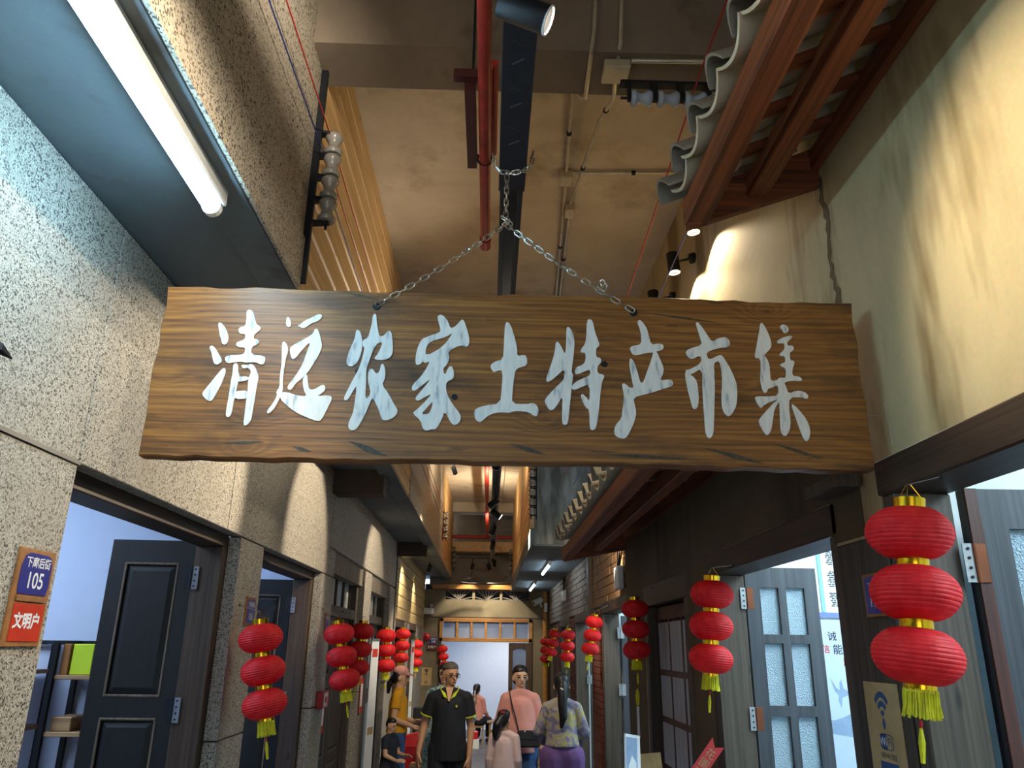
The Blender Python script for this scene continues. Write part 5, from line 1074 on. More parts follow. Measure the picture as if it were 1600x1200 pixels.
MB().box(-2.36, -2.29, 4.08, 4.2, 1.40, 1.55, 0.004).build('red_packet', M['red_plastic'], label='red packet on the lower left shelf', cat='packet')
# tall banners seen edge-on at the left
def banner(label, x, y, ang, w_, h):
    t = thing('roll_up_banner', label, 'banner', (x, y, 0), rot=(0, 0, ang))
    MB().box(-w_/2, w_/2, -0.06, 0.06, 0, 0.07, 0.01).build('base', M['hinge'], t, local=True)
    MB().add([(-w_/2, 0, 0.07), (w_/2, 0, 0.07), (w_/2, 0.0, h), (-w_/2, 0.0, h), (-w_/2, 0.004, 0.07), (w_/2, 0.004, 0.07), (w_/2, 0.004, h), (-w_/2, 0.004, h)], [(0,1,2,3), (7,6,5,4), (0,4,5,1), (1,5,6,2), (2,6,7,3), (3,7,4,0)]).build('banner_sheet', M['paper'], t, local=True)
    MB().box(-w_/2, w_/2, -0.008, 0.012, h, h+0.02).build('top_rail', M['hinge'], t, local=True)
    MB().cyl((0, 0.02, 0.07), (0, 0.02, h), 0.008, n=8).build('pole', M['hinge'], t, local=True)
    for k, (z0, z1, mt) in enumerate(((h-0.16, h-0.08, 'ink_red'), (0.95, 1.02, 'kraft'), (0.4, 0.5, 'ink_red'))): MB().box(-w_*0.36, w_*0.36, -0.0015, 0.0, z0, z1).build('print_block', M[mt], t, local=True)
banner('tall white banner leaning beside the brightest lanterns on the left', -1.16, 8.45, math.radians(80), 0.24, 1.84)
banner('narrow white banner in front of the far left wall', -1.12, 12.25, math.radians(84), 0.22, 1.86)
def tagp(label, y, z0, z1, w_, x=-1.24):
    t = thing('hanging_tag', label, 'tag', (x, y, z0)); MB().box(x, x+0.003, y-w_/2, y+w_/2, z0, z1).build('card', M['ink_red'], t); MB().box(x+0.003, x+0.0045, y-w_*0.36, y+w_*0.36, z0+0.06, z1-0.06).build('print', M['paper'], t)
tagp('red and white paper tag under the second left lantern string', 6.62, 1.13, 1.42, 0.22, -1.30); tagp('red paper strip on the shut brown door at the left', 8.30, 1.16, 1.49, 0.20, -1.25)
# bin, stool, chair, carton at the far left
t = thing('waste_bin', 'red plastic bin with a swing lid beyond the woman in yellow', 'bin', (-0.92, 10.5, 0))
MB().add([(-0.09+sx*0.0, 0, 0) for sx in ()], []) 
m = MB(); m.add([(-0.99, 10.42, 0), (-0.85, 10.42, 0), (-0.85, 10.58, 0), (-0.99, 10.58, 0), (-1.01, 10.40, 0.62), (-0.83, 10.40, 0.62), (-0.83, 10.60, 0.62), (-1.01, 10.60, 0.62)], [(0,1,2,3), (4,7,6,5), (0,4,5,1), (1,5,6,2), (2,6,7,3), (3,7,4,0)]); m.build('bin_body', M['red_plastic'], t)
m = MB(); m.add([(-1.02, 10.39, 0.62), (-0.82, 10.39, 0.62), (-0.82, 10.61, 0.62), (-1.02, 10.61, 0.62), (-1.0, 10.41, 0.74), (-0.84, 10.41, 0.78), (-0.84, 10.59, 0.78), (-1.0, 10.59, 0.74)], [(0,1,2,3), (4,7,6,5), (0,4,5,1), (1,5,6,2), (2,6,7,3), (3,7,4,0)]); m.build('bin_lid', M['red_plastic'], t)
def stool(label, x, y, w_, h, mat='shelf_wood'):
    t = thing('wooden_stool', label, 'stool', (x, y, 0)); MB().box(x-w_/2, x+w_/2, y-w_/2, y+w_/2, h-0.03, h, 0.004).build('seat', M[mat], t)
    for sx in (-1, 1):
        for sy in (-1, 1): MB().box(x+sx*(w_/2-0.02)-0.015, x+sx*(w_/2-0.02)+0.015, y+sy*(w_/2-0.02)-0.015, y+sy*(w_/2-0.02)+0.015, 0, h-0.03).build('leg', M[mat], t)
        MB().box(x+sx*(w_/2-0.02)-0.008, x+sx*(w_/2-0.02)+0.008, y-w_/2+0.03, y+w_/2-0.03, h*0.45, h*0.45+0.025).build('rail', M[mat], t)
    return t
stool('pale wooden stool low behind the man at the left', -0.72, 9.9, 0.30, 0.50)
MB().box(-0.80, -0.66, 9.82, 9.95, 0.50, 0.70, 0.004).build('carton', M['pink_box'], label='small brown carton standing on the pale stool', cat='carton')
t = thing('folding_chair', 'black fabric folding chair by the end wall at the left', 'chair', (-0.95, 13.0, 0))
MB().box(-1.15, -0.75, 12.85, 13.2, 0.40, 0.45, 0.01).build('seat', M['black_fabric'], t); MB().box(-1.15, -0.75, 13.18, 13.24, 0.5, 0.88, 0.02).build('backrest', M['black_fabric'], t)
for x in (-1.13, -0.77):
    for y in (12.88, 13.2): MB().cyl((x, y, 0), (x, y, 0.42), 0.012, n=8).build('leg', M['iron'], t)
    MB().cyl((x, 13.2, 0.42), (x, 13.21, 0.6), 0.012, n=8).build('back_post', M['iron'], t)
# far shop: stool, table, boxes
stool('light wooden stool under the seated woman in the end shop', -0.20, 16.45, 0.32, 0.33)
t = thing('low_table', 'low wooden table in front of the seated woman', 'table', (0.40, 16.5, 0)); MB().box(0.02, 0.80, 16.25, 16.75, 0.39, 0.42, 0.004).build('table_top', M['shelf_wood'], t)
for x in (0.08, 0.74):
    for y in (16.3, 16.7): MB().box(x-0.02, x+0.02, y-0.02, y+0.02, 0, 0.39).build('leg', M['shelf_wood'], t)
MB().box(0.10, 0.28, 16.40, 16.60, 0, 0.24, 0.004).build('carton', M['pink_box'], label='brown carton under the low table in the end shop', cat='carton')
MB().box(-0.36, -0.12, 15.65, 15.85, 0, 0.16, 0.004).build('carton', M['paper'], label='white carton on the floor before the end doorway', cat='carton')
MB().box(-0.34, -0.14, 15.67, 15.83, 0.16, 0.30, 0.02).build('carton', M['red_plastic'], label='red box stacked on the white carton', cat='carton')
# counter with photo boards at the lower right
t = thing('display_counter', 'wooden display counter below the lattice door', 'counter', (0.92, 4.4, 0))
MB().box(0.66, 1.14, 4.05, 4.75, 0.96, 1.0, 0.004).build('counter_top', M['frame'], t); MB().box(0.70, 1.12, 4.10, 4.70, 0, 0.96).build('counter_body', M['frame'], t)
t = thing('photo_board', 'photo board with a bluish picture leaning at the lower right', 'photo', (0.75, 4.30, 1.012), rot=(math.radians(-8), math.radians(9), math.radians(35)))
MB().box(-0.055, 0.055, 0, 0.012, 0, 0.37, 0.002).build('board', M['paper'], t, local=True); MB().box(-0.05, 0.03, -0.001, 0.0, 0.02, 0.355).build('photo_print', M['ink_pale'], t, local=True); MB().prism([[(-0.04, 0.1), (0.02, 0.1), (0.02, 0.24), (-0.01, 0.27), (-0.035, 0.22)]], (0, -0.0018, 0), (1,0,0), (0,0,1), (0,1,0), 0.0006).build('photo_figure', M['paper'], t, local=True)
t = thing('price_card', 'beige card behind the red banner at the lower right', 'card', (0.87, 4.40, 1.012), rot=(math.radians(-8), math.radians(-8), math.radians(-30)))
MB().box(-0.05, 0.07, 0, 0.004, 0, 0.27).build('card', M['kraft'], t, local=True)
t = thing('red_pennant', 'red pennant with pale lettering slanting at the lower right', 'banner', (0.90, 4.25, 1.012), rot=(0, math.radians(38), math.radians(-12)))
MB().prism([[(-0.035, 0.15), (0.035, 0.15), (0.035, 0.44), (0.0, 0.41), (-0.035, 0.445)]], (0, 0, 0), (1,0,0), (0,0,1), (0,1,0), 0.003).build('cloth', M['red_plastic'], t, local=True); MB().cyl((0, 0.006, 0), (0, 0.006, 0.4), 0.005, n=8).build('stick', M['shelf_wood'], t, local=True)
for k, c in enumerate('花園圖'): letter(MB(), c, 0.05, (0, -0.001, 0.37-k*0.055), (1,0,0), UZ).build('lettering', M['kraft'], t, local=True)

# ================================================================= PEOPLE
ICO = []
_b = bmesh.new(); bmesh.ops.create_icosphere(_b, subdivisions=2, radius=1); ICO = [v.co.copy() for v in _b.verts]; _b.free()
def ell(c, r, Mx=None):
    r = r if isinstance(r, (tuple, list)) else (r, r, r); p = [Vector((c[0]+v.x*r[0], c[1]+v.y*r[1], c[2]+v.z*r[2])) for v in ICO]
    return [Mx @ q for q in p] if Mx else p
def disc(c, ax, r, rx=None, n=20):
    c = Vector(c); d = Vector(ax).normalized(); a = Vector((1,0,0)) - d*d.x; a = a.normalized() if a.length > 0.1 else d.orthogonal().normalized(); b = d.cross(a); rx = rx or r
    return [c + a*(rx*math.cos(t)) + b*(r*math.sin(t)) for t in [2*PI*k/n for k in range(n)]]
def blob(name, hulls, voxel, mat, parent, smooth=2, label=None):
    bm = bmesh.new()
    for h in hulls:
        vs = [bm.verts.new(p) for p in h]
        res = bmesh.ops.convex_hull(bm, input=vs)
        kill = [g for g in res['geom_interior'] + res['geom_unused'] if isinstance(g, bmesh.types.BMVert)]
        bmesh.ops.delete(bm, geom=list(set(kill)), context='VERTS')
    me = bpy.data.meshes.new(name); bm.to_mesh(me); bm.free()
    tmp = bpy.data.objects.new(name, me); COL.objects.link(tmp)
    rm = tmp.modifiers.new('r', 'REMESH'); rm.mode = 'VOXEL'; rm.voxel_size = voxel; rm.use_smooth_shade = True
    if smooth: s_ = tmp.modifiers.new('s', 'SMOOTH'); s_.iterations = smooth; s_.factor = 0.5
    dg = bpy.context.evaluated_depsgraph_get(); out = bpy.data.meshes.new_from_object(tmp.evaluated_get(dg)); out.name = name
    bpy.data.objects.remove(tmp); bpy.data.meshes.remove(me)
    out.materials.clear(); out.materials.append(mat); out.polygons.foreach_set('use_smooth', [True]*len(out.polygons))
    o = bpy.data.objects.new(name, out); COL.objects.link(o); o.parent = parent; WL[o] = WL[parent]
    if label: o['label'] = label
    return o
def cap(a, ra, b, rb): return ell(a, ra) + ell(b, rb)
def lerp(a, b, t): return Vector(a).lerp(Vector(b), t)
M['skin'] = plain('skin', '#c79573', 0.55, var=0.05); M['skin_pale'] = plain('skin_pale', '#d9ac8c', 0.55, var=0.04); M['hair'] = plain('black_hair', '#121013', 0.45, var=0.3, vs=60); M['hair_grey'] = plain('grey_hair', '#544c46', 0.6, var=0.4, vs=120)
M['navy'] = plain('navy_cloth', '#11151f', 0.8, var=0.2, vs=8); M['neon'] = plain('yellow_trim', '#c9d23c', 0.7); M['yellow'] = plain('mustard_cloth', '#d89a10', 0.8, var=0.08); M['pinkcap'] = plain('pink_cap_cloth', '#d99a92', 0.8)
M['jeans'] = plain('blue_denim', '#35598a', 0.85, var=0.25, vs=9); M['pink'] = plain('pink_cloth', '#dd9a90', 0.85, var=0.07, vs=7); M['palepink'] = plain('pale_pink_cloth', '#dcc0bd', 0.85, var=0.05); M['purple'] = plain('purple_cloth', '#6d4e86', 0.85, var=0.12, vs=6)
M['shorts'] = plain('grey_blue_cloth', '#76849a', 0.85); M['darkcloth'] = plain('dark_navy_cloth', '#1c2233', 0.85); M['lip'] = plain('lips', '#a4554c', 0.5); M['leather'] = plain('black_leather', '#16161a', 0.4); M['sole'] = plain('shoe', '#d6d4cf', 0.6); M['eye'] = plain('eye', '#1a1412', 0.3)
def dye(name, cols, sc, stretch=(1,1,1)):
    m, t, b = newmat(name); n = nd(t, 'ShaderNodeTexNoise', {'Vector': objco(t, stretch), 'Scale': sc, 'Detail': 3.0, 'Distortion': 1.4})
    k = len(cols); t.links.new(ramp(t, n.outputs[0], [(0.28+0.44*i/(k-1), lin(c)) for i, c in enumerate(cols)]), b.inputs['Base Color']); b.inputs['Roughness'].default_value = 0.85; return m
M['tiedye'] = dye('tie_dye_cloth', ['#5d5870', '#77748a', '#6f6a84', '#8f8ca0', '#b5a850', '#8a8698', '#a8a07a'], 9.0); M['floral'] = dye('teal_pattern_cloth', ['#1f4450', '#5f97a5', '#cfe0e0', '#2c5a68'], 26.0)
def finger_set(wr, dirv, side, palm_n, curl=0.35):
    """palm and five separate fingers leaving the wrist along dirv; side: towards the thumb"""
    wr = Vector(wr); d = Vector(dirv).normalized(); s = Vector(side); s = (s - d*s.dot(d)).normalized(); n = Vector(palm_n); n = (n - d*n.dot(d) - s*n.dot(s)).normalized()
    H = [ell(wr, (0.022, 0.022, 0.022)) + [q for a in (-0.034, 0.034) for q in ell(wr + d*0.082 + s*a*0.85, 0.012)] + [q for a in (-0.026, 0.026) for q in ell(wr + d*0.03 + s*a, 0.015)]]
    for k, (off, L) in enumerate(((0.030, 0.068), (0.010, 0.076), (-0.011, 0.070), (-0.031, 0.055))):
        a = wr + d*0.078 + s*off; m1 = a + (d + n*curl*0.5).normalized()*L*0.5; e = m1 + (d*0.75 + n*curl*1.6).normalized()*L*0.5
        H += [cap(a, 0.0105, m1, 0.0095), cap(m1, 0.0095, e, 0.008)]
    a = wr + d*0.022 + s*0.026; m1 = a + (d*0.75 + s*0.7 + n*0.2).normalized()*0.040; e = m1 + (d + s*0.15 + n*0.35).normalized()*0.034
    H += [cap(a, 0.014, m1, 0.0115), cap(m1, 0.0115, e, 0.009)]
    return H
def person(label, loc, yaw, H, arms, legs=None, hyaw=0.0, htilt=0.0, skin='skin', sw=0.138, dz=0.0, lean=0.0, voxel=0.0085, detail=True):
    """local frame: front is -Y, viewer's right is +X when facing the viewer; metres for a 1.65 m body, scaled by H"""
    k = H/1.65; arms = [(tuple([(e[0]-math.copysign(0.172-sw, e[0])), e[1], e[2]]), tuple([w_[0]-math.copysign(0.172-sw, w_[0])*(1 if abs(w_[0]) > 0.18 else 0.5), w_[1], w_[2]]), *r_) for e, w_, *r_ in arms]
    t = thing('person', label, 'person', loc, rot=(lean, 0, yaw)); t.scale = (k, k, k)
    HM = Matrix.Translation((0, 0.0, 1.45)) @ Matrix.Rotation(hyaw, 4, 'Z') @ Matrix.Rotation(htilt, 4, 'X') @ Matrix.Translation((0, 0, -1.45))
    hp = [ell((0, 0.008, 1.572), (0.073, 0.088, 0.078), HM) + ell((0, -0.012, 1.535), (0.066, 0.072, 0.062), HM),
          ell((0, -0.015, 1.535), (0.062, 0.068, 0.05), HM) + ell((0, -0.052, 1.468), (0.030, 0.027, 0.018), HM) + ell((0, -0.01, 1.48), (0.05, 0.05, 0.02), HM),
          ell((0, -0.082, 1.545), 0.008, HM) + ell((0, -0.100, 1.515), (0.014, 0.010, 0.008), HM),
          ell((0.074, 0.006, 1.532), (0.010, 0.019, 0.030), HM), ell((-0.074, 0.006, 1.532), (0.010, 0.019, 0.030), HM)]
    tz = Matrix.Translation((0, 0, dz))
    up = [ell((0, 0, 1.29), (sw-0.018, 0.085, 0.09)) + ell((0, 0, 1.10), (0.112, 0.085, 0.08)), ell((0, 0, 1.10), (0.12, 0.085, 0.08)) + ell((0, 0.005, 0.95), (0.145, 0.10, 0.09)),
          cap((-sw+0.012, 0, 1.345), 0.047, (sw-0.012, 0, 1.345), 0.047) + ell((0, 0, 1.405), (0.05, 0.05, 0.03)), cap((0, 0.005, 1.38), 0.052, (0, -0.005, 1.49), 0.047)] + hp
    for sx, (el, wr, hd, th, pn) in zip((-1, 1), arms):
        sh = Vector((sx*sw, 0, 1.345)); up += [cap(sh, 0.047, el, 0.038), cap(el, 0.037, wr, 0.025)] + finger_set(wr, hd, th, pn)
    up = [[tz @ q for q in h] for h in up]
    legs = legs or [((-0.085, 0, 0.90), (-0.09, -0.01, 0.49), (-0.095, 0.02, 0.08)), ((0.085, 0, 0.90), (0.09, -0.02, 0.49), (0.095, 0.0, 0.08))]
    for hip, kn, an in legs:
        an = Vector(an); up += [cap(hip, 0.085, kn, 0.056), cap(kn, 0.054, an, 0.036), ell(an + Vector((0, 0.02, -0.04)), (0.035, 0.04, 0.035)) + ell(an + Vector((0, -0.13, -0.055)), (0.04, 0.05, 0.022))]
    blob('body', up, voxel, M[skin], t, 2)
    if detail:
        F = tz @ HM
        def fm(mb, nm, mat): mb.v = [F @ v for v in mb.v]; return mb.build(nm, M[mat], t, local=True, smooth=True)
        for sx in (-1, 1):
            fm(MB().sphere((sx*0.030, -0.0765, 1.543), (0.014, 0.006, 0.007), 12, 8), 'eye', 'eye')
            fm(MB().tube([(sx*0.014, -0.084, 1.560), (sx*0.032, -0.083, 1.566), (sx*0.050, -0.072, 1.560)], 0.0035, 6), 'eyebrow', 'hair')
        fm(MB().sphere((0, -0.0815, 1.488), (0.023, 0.006, 0.007), 12, 8), 'lips', 'lip')
    t['_k'] = k; PERS[t] = (tz, HM, arms, legs); SWD[t] = sw; return t
PERS = {}; SWD = {}
def shirt(t, mat, sleeve=0.5, hem=0.90, wide=0.0, collar=True, name='shirt', neck=0.062, loose=0.014):
    tz, HM, arms, legs = PERS[t]; sw = SWD[t]
    h = [ell((0, 0, 1.29), (sw-0.006+wide*0.5, 0.10+wide*0.6, 0.09)) + disc((0, 0, 1.10), (0,0,1), 0.105+wide*0.7, 0.128+wide), disc((0, 0, 1.11), (0,0,1), 0.107+wide*0.7, 0.129+wide) + disc((0, 0.004, hem), (0,0,1), 0.118+wide*0.8, 0.152+wide),
         cap((-sw+0.012, 0, 1.338), 0.056+loose*0.2, (sw-0.012, 0, 1.338), 0.056+loose*0.2) + disc((0, 0, 1.425), (0, 0.2, 1), neck, neck+0.012)]
    for sx, (el, wr, *_r) in zip((-1, 1), arms):
        sh = Vector((sx*sw, 0, 1.340)); el = Vector(el); wr = Vector(wr)
        if sleeve <= 1: e = sh.lerp(el, sleeve); h.append(ell(sh, 0.054+loose*0.3) + disc(e, el-sh, 0.050+loose*0.8))
        else: e = el.lerp(wr, sleeve-1); h += [ell(sh, 0.054+loose*0.3) + ell(el, 0.042+loose*0.6), ell(el, 0.042+loose*0.6) + disc(e, wr-el, 0.034+loose*0.6)]
    return blob(name, [[tz @ q for q in x] for x in h], 0.010, M[mat], t, 2)
def trousers(t, mat, to=0.95, wide=0.0, top=0.99, name='trousers', waist=True):
    tz, HM, arms, legs = PERS[t]; h = []
    if waist: h.append([tz @ q for q in disc((0, 0.003, top), (0,0,1), 0.105, 0.148) + ell((0, 0.005, 0.93), (0.15, 0.112, 0.08))])
    for hip, kn, an in legs:
        hip = Vector(hip); kn = Vector(kn); an = Vector(an)
        if to <= 0.5: e = hip.lerp(kn, to*2); h.append(ell(hip, 0.098+wide) + disc(e, kn-hip, 0.085+wide))
        else: e = kn.lerp(an, (to-0.5)*2); h += [ell(hip, 0.096+wide) + ell(kn, 0.066+wide), ell(kn, 0.066+wide) + disc(e, an-kn, 0.05+wide)]
    return blob(name, h, 0.011, M[mat], t, 2)
def shoes(t, mat='sole'):
    tz, HM, arms, legs = PERS[t]
    for hip, kn, an in legs:
        an = Vector(an); blob('shoe', [ell(an + Vector((0, 0.025, -0.035)), (0.045, 0.05, 0.042)) + ell(an + Vector((0, -0.14, -0.05)), (0.048, 0.058, 0.030))], 0.012, M[mat], t, 1)
def hair(t, mat='hair', kind='short', tail=None, dy=0.0):
    tz, HM, arms, legs = PERS[t]; F = tz @ HM
    h = [ell((0, 0.022, 1.588), (0.081, 0.086, 0.076), F), ell((0, 0.035, 1.555), (0.083, 0.070, 0.075), F)]
    if kind == 'short': h = [ell((0, 0.014, 1.606), (0.077, 0.088, 0.060), F), ell((0, 0.045, 1.560), (0.077, 0.060, 0.07), F)]
    if kind in ('pony', 'bob'):
        h.append(ell((0, 0.012, 1.605), (0.079, 0.088, 0.062), F))
        h.append(ell((0, 0.055, 1.53), (0.074, 0.052, 0.075), F))
    if kind == 'bob':
        for sx in (-1, 1): h.append(ell((sx*0.070, 0.0, 1.56), (0.016, 0.05, 0.05), F) + ell((sx*0.068, 0.02, 1.49), (0.014, 0.035, 0.04), F))
        h.append(ell((0, 0.045, 1.45), (0.075, 0.045, 0.06), F) + ell((0, 0.05, 1.53), (0.08, 0.055, 0.06), F))
    if tail:
        for (a, ra), (b, rb) in zip(tail, tail[1:]): h.append([F @ q for q in cap(a, ra, b, rb)])
    return blob('hair', h, 0.008, M[mat], t, 2)
DN = (0, 0, -1)
# --- man in the navy polo shirt, walking towards the viewer
p = person('man in a navy polo shirt with yellow collar trim walking towards the viewer', (-0.35, 7.9, 0), 0.0, 1.645,
    [((-0.245, 0.03, 1.09), (-0.285, -0.03, 0.86), (-0.05, -0.12, -1), (0.4, -1, 0), (1, 0.3, 0)), ((0.225, 0.04, 1.08), (0.215, -0.05, 0.83), (0, -0.1, -1), (-0.5, -1, 0), (-1, 0.2, 0))],
    legs=[((-0.085, 0, 0.90), (-0.10, -0.06, 0.49), (-0.10, -0.10, 0.085)), ((0.085, 0, 0.90), (0.09, 0.04, 0.49), (0.10, 0.16, 0.10))], hyaw=math.radians(28), htilt=math.radians(4), sw=0.158)
shirt(p, 'navy', 0.62, 0.80, 0.03, loose=0.024); trousers(p, 'navy', 0.97, 0.012); shoes(p, 'leather'); hair(p, 'hair_grey', 'short')
tz, HM, *_q = PERS[p]
g = MB()
for sx in (-1, 1):
    g.tube([(sx*0.034+0.026*math.cos(a), -0.092+0.004*abs(math.cos(a)), 1.541+0.017*math.sin(a)) for a in [2*PI*k/16 for k in range(16)]], 0.002, 6, closed=True)
    g.tube([(sx*0.060, -0.088, 1.546), (sx*0.078, -0.03, 1.547), (sx*0.080, 0.012, 1.540)], 0.0025, 6)
g.tube([(-0.010, -0.096, 1.545), (0.010, -0.096, 1.545)], 0.0025, 6); g.v = [HM @ v for v in g.v]; g.build('glasses', M['leather'], p, local=True)
c = MB()
for sx in (-1, 1):
    c.add([(sx*0.070, 0.03, 1.445), (sx*0.072, -0.01, 1.442), (sx*0.012, -0.098, 1.335), (sx*0.050, -0.112, 1.355), (sx*0.088, -0.045, 1.420), (sx*0.088, 0.02, 1.425)], [(0,1,4,5), (1,2,3,4)])
o = c.build('collar', M['neon'], p, local=True); sm_ = o.modifiers.new('t', 'SOLIDIFY'); sm_.thickness = 0.008
MB().prism([[(-0.036, 0.05), (0.036, 0.05), (0.006, -0.07), (-0.006, -0.07)]], (0, -0.098, 1.385), (1,0,0), (0, 0.42, 1), (0,-1,0), 0.006).build('open_neck', M['skin'], p, local=True)
MB().sphere((0.072, -0.121, 1.27), (0.009, 0.003, 0.014), 10, 6).build('chest_emblem', M['neon'], p, local=True)
for sx, (el, wr, *_r) in zip((-1, 1), PERS[p][2]):
    s0 = Vector((sx*SWD[p], 0, 1.340)); e = s0.lerp(Vector(el), 0.615); d = (Vector(el)-s0).normalized(); MB().cyl(e-d*0.006, e+d*0.006, 0.071, n=20).build('sleeve_trim', M['neon'], p, local=True)
# --- woman in pink with the crossbody bag
p = person('woman in a loose pink top carrying a black crossbody bag', (0.33, 8.15, 0), math.radians(4), 1.62,
    [((-0.235, 0.03, 1.10), (-0.215, -0.05, 0.87), (0, -0.1, -1), (0.6, -1, 0), (1, 0, 0)), ((0.25, 0.03, 1.09), (0.245, -0.03, 0.84), (0, -0.1, -1), (-0.6, -1, 0), (-1, 0, 0))], skin='skin_pale', hyaw=math.radians(6))
shirt(p, 'pink', 1.02, 0.86, 0.03, loose=0.034, neck=0.066); trousers(p, 'jeans', 0.97, 0.008); shoes(p); hair(p, 'hair', 'pony')
tz, HM, *_q = PERS[p]; g = MB()
for sx in (-1, 1): g.tube([(sx*0.034+0.024*math.cos(a), -0.092, 1.541+0.018*math.sin(a)) for a in [2*PI*k/14 for k in range(14)]], 0.0018, 5, closed=True)
g.v = [HM @ v for v in g.v]; g.build('glasses', M['chrome'], p, local=True)
MB().lathe([(0.033, -0.008), (0.035, 0.0), (0.033, 0.008)], 16, (0.245, -0.025, 0.855)).build('bracelet', M['porcelain_blue'], p, local=True)
bg = thing('crossbody_bag', 'black crossbody bag resting on the hip of the woman in pink', 'bag', (0.40, 7.98, 0.90))
MB().box(0.30, 0.52, 7.955, 8.005, 0.90, 1.05, 0.02).build('bag_body', M['leather'], bg); MB().box(0.30, 0.52, 7.948, 7.957, 0.97, 1.05, 0.004).build('flap', M['leather'], bg)
for x in (0.37, 0.45): MB().cyl((x, 7.945, 1.045), (x, 7.95, 1.045), 0.008, n=8).build('stud', M['chrome'], bg)
MB().tube([(0.31, 7.985, 1.05), (0.285, 7.975, 1.15), (0.245, 7.98, 1.28), (0.225, 8.05, 1.37), (0.23, 8.15, 1.42), (0.30, 8.27, 1.2), (0.45, 8.28, 1.05), (0.55, 8.15, 1.0), (0.515, 8.0, 1.04)], 0.006, 6).build('strap', M['leather'], bg)
# --- girl in pale pink seen from behind
p = person('small girl in a pale pink top seen from behind', (0.17, 7.75, 0), math.radians(165), 1.24,
    [((-0.215, 0.02, 1.10), (-0.205, -0.07, 0.86), (0, -0.15, -1), (0.5, -1, 0), (1, 0, 0)), ((0.215, 0.02, 1.10), (0.225, -0.05, 0.86), (0, -0.15, -1), (-0.5, -1, 0), (-1, 0, 0))], skin='skin_pale', hyaw=math.radians(-20), detail=False)
shirt(p, 'palepink', 1.85, 0.86, 0.012, loose=0.018); trousers(p, 'shorts', 0.36, 0.012); shoes(p)
hair(p, 'hair', 'pony', tail=[((0.0, 0.085, 1.56), 0.045), ((0.02, 0.13, 1.49), 0.055), ((0.04, 0.13, 1.40), 0.045), ((0.05, 0.12, 1.33), 0.02)])
MB().sphere((0.0, 0.088, 1.63), (0.028, 0.02, 0.012), 10, 6).build('hair_clip', M['red_plastic'], p, local=True)
# --- woman in tie-dye with purple trousers, back to the viewer
p = person('woman with a long ponytail in a tie-dye top and purple trousers, back turned', (0.70, 7.7, 0), math.radians(178), 1.565,
    [((-0.255, -0.02, 1.12), (-0.16, -0.20, 1.00), (0.7, -0.6, -0.1), (0, -0.2, 1), (0.6, 0.5, 0)), ((0.26, -0.02, 1.12), (0.17, -0.20, 1.00), (-0.7, -0.6, -0.1), (0, -0.2, 1), (-0.6, 0.5, 0))], skin='skin_pale', detail=False)
shirt(p, 'tiedye', 1.80, 1.00, 0.02, loose=0.026); trousers(p, 'purple', 0.97, 0.045, top=1.05); shoes(p)
hair(p, 'hair', 'pony', tail=[((0, 0.088, 1.54), 0.05), ((0, 0.112, 1.46), 0.052), ((0.0, 0.13, 1.36), 0.048), ((-0.005, 0.135, 1.27), 0.040), ((0.012, 0.13, 1.18), 0.018)])
MB().tube([(-0.02, 0.135, 1.50), (0.0, 0.142, 1.515), (0.025, 0.138, 1.525)], [0.006, 0.010, 0.004], 6).build('hair_tie', M['paper'], p, local=True)
# --- woman in the mustard top and pink cap, facing right
p = person('woman in a mustard top, pink cap and torn jeans facing right at the left wall', (-0.97, 9.2, 0), math.radians(88), 1.565,
    [((-0.205, 0.02, 1.10), (-0.12, -0.20, 1.02), (0.35, -1, -0.35), (1, 0.2, 0.6), (0.2, 0, -1)), ((0.205, 0.03, 1.10), (0.13, -0.18, 1.06), (-0.2, -1, 0.05), (-1, 0.2, 0.6), (0, 0, -1))],
    legs=[((-0.085, 0, 0.90), (-0.09, -0.07, 0.49), (-0.095, 0.02, 0.08)), ((0.085, 0, 0.90), (0.09, -0.01, 0.49), (0.095, 0.07, 0.08))], skin='skin_pale', htilt=math.radians(8))
shirt(p, 'yellow', 0.55, 0.95, 0.008, loose=0.012); trousers(p, 'jeans', 0.97, 0.002); shoes(p); hair(p, 'hair', 'pony', tail=[((0, 0.09, 1.52), 0.035), ((0, 0.12, 1.45), 0.035), ((0, 0.115, 1.36), 0.02)])
tz, HM, *_q = PERS[p]
o = blob('cap', [ell((0, 0.012, 1.605), (0.088, 0.097, 0.072), HM)], 0.009, M['pinkcap'], p, 1)
br = MB(); R_ = 12
vs = [(0.083*math.cos(a), -0.05-0.045*math.sin(a), 1.597) for a in [PI*k/R_ for k in range(R_+1)]] + [(0.080*math.cos(a), -0.055-0.125*math.sin(a), 1.585-0.012*math.sin(a)) for a in [PI*k/R_ for k in range(R_+1)]]
br.add(vs, [(k, k+1, R_+2+k, R_+1+k) for k in range(R_)]); br.v = [HM @ v for v in br.v]; o = br.build('cap_brim', M['pinkcap'], p, local=True); q_ = o.modifiers.new('t', 'SOLIDIFY'); q_.thickness = 0.006
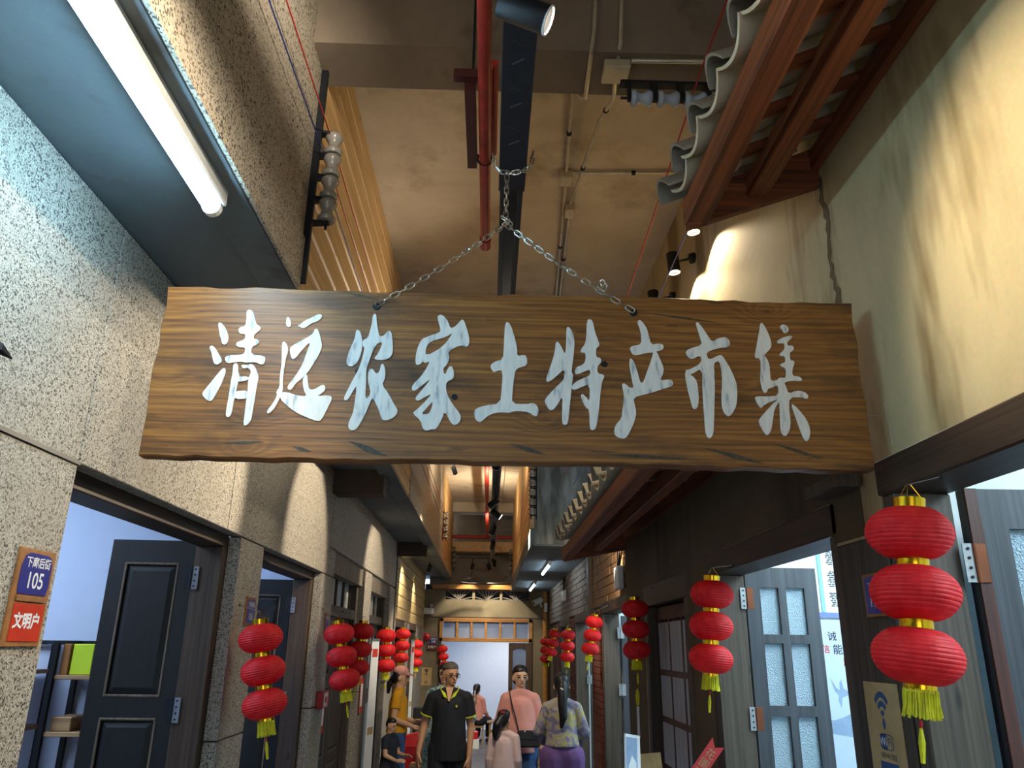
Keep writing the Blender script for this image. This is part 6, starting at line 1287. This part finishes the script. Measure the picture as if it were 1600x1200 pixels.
# --- small child beside her
p = person('small child in dark clothes in front of the woman in mustard', (-1.0, 8.85, 0), math.radians(60), 1.07,
    [((-0.20, -0.05, 1.12), (-0.14, -0.24, 1.05), (0.2, -1, 0.1), (1, 0.2, 0.6), (0, 0, -1)), ((0.20, -0.05, 1.12), (0.15, -0.24, 1.10), (-0.2, -1, 0.1), (-1, 0.2, 0.6), (0, 0, -1))], skin='skin_pale', htilt=math.radians(10))
shirt(p, 'darkcloth', 0.6, 0.88, 0.02, loose=0.02); trousers(p, 'darkcloth', 0.9, 0.01); shoes(p); hair(p, 'hair', 'short')
# --- woman behind the man
p = person('woman in a teal patterned dress mostly hidden behind the man', (-0.44, 8.75, 0), math.radians(-4), 1.62,
    [((-0.215, 0.03, 1.09), (-0.215, -0.05, 0.86), (0, -0.1, -1), (0.6, -1, 0), (1, 0, 0)), ((0.33, -0.05, 1.12), (0.36, -0.20, 1.25), (0, -0.5, 0.8), (-1, 0, 0), (-0.3, -0.6, -0.3))], skin='skin_pale', hyaw=math.radians(-10))
shirt(p, 'floral', 1.05, 0.55, 0.04, loose=0.035, name='dress'); trousers(p, 'floral', 0.6, 0.05, name='dress_skirt'); shoes(p); hair(p, 'hair', 'bob')
ph_ = thing('mobile_phone', 'white mobile phone held up beside the man', 'phone', (-0.12, 8.48, 1.26)); MB().box(-0.126, -0.114, 8.45, 8.50, 1.27, 1.37, 0.003).build('phone_body', M['paper'], ph_); MB().box(-0.127, -0.126, 8.454, 8.496, 1.28, 1.36).build('screen', M['black'], ph_)
# --- woman sitting at the low table in the end shop
p = person('woman in pink sitting with her back turned in the end shop', (-0.19, 16.42, 0), math.radians(155), 1.50,
    [((-0.20, -0.06, 1.10), (-0.16, -0.27, 1.00), (0.2, -1, 0), (1, 0.2, 0.6), (0, 0, -1)), ((0.21, -0.06, 1.10), (0.20, -0.28, 1.02), (-0.2, -1, 0), (-1, 0.2, 0.6), (0, 0, -1))],
    legs=[((-0.085, 0.0, 0.455), (-0.12, -0.38, 0.46), (-0.11, -0.36, 0.085)), ((0.085, 0.0, 0.455), (0.12, -0.38, 0.46), (0.11, -0.30, 0.085))], dz=-0.455, skin='skin_pale', detail=False, voxel=0.011)
shirt(p, 'pink', 1.7, 0.93, 0.01); trousers(p, 'darkcloth', 0.95, 0.005); shoes(p, 'leather')
hair(p, 'hair', 'pony', tail=[((0, 0.09, 1.55), 0.04), ((0, 0.12, 1.46), 0.045), ((0, 0.12, 1.36), 0.02)])
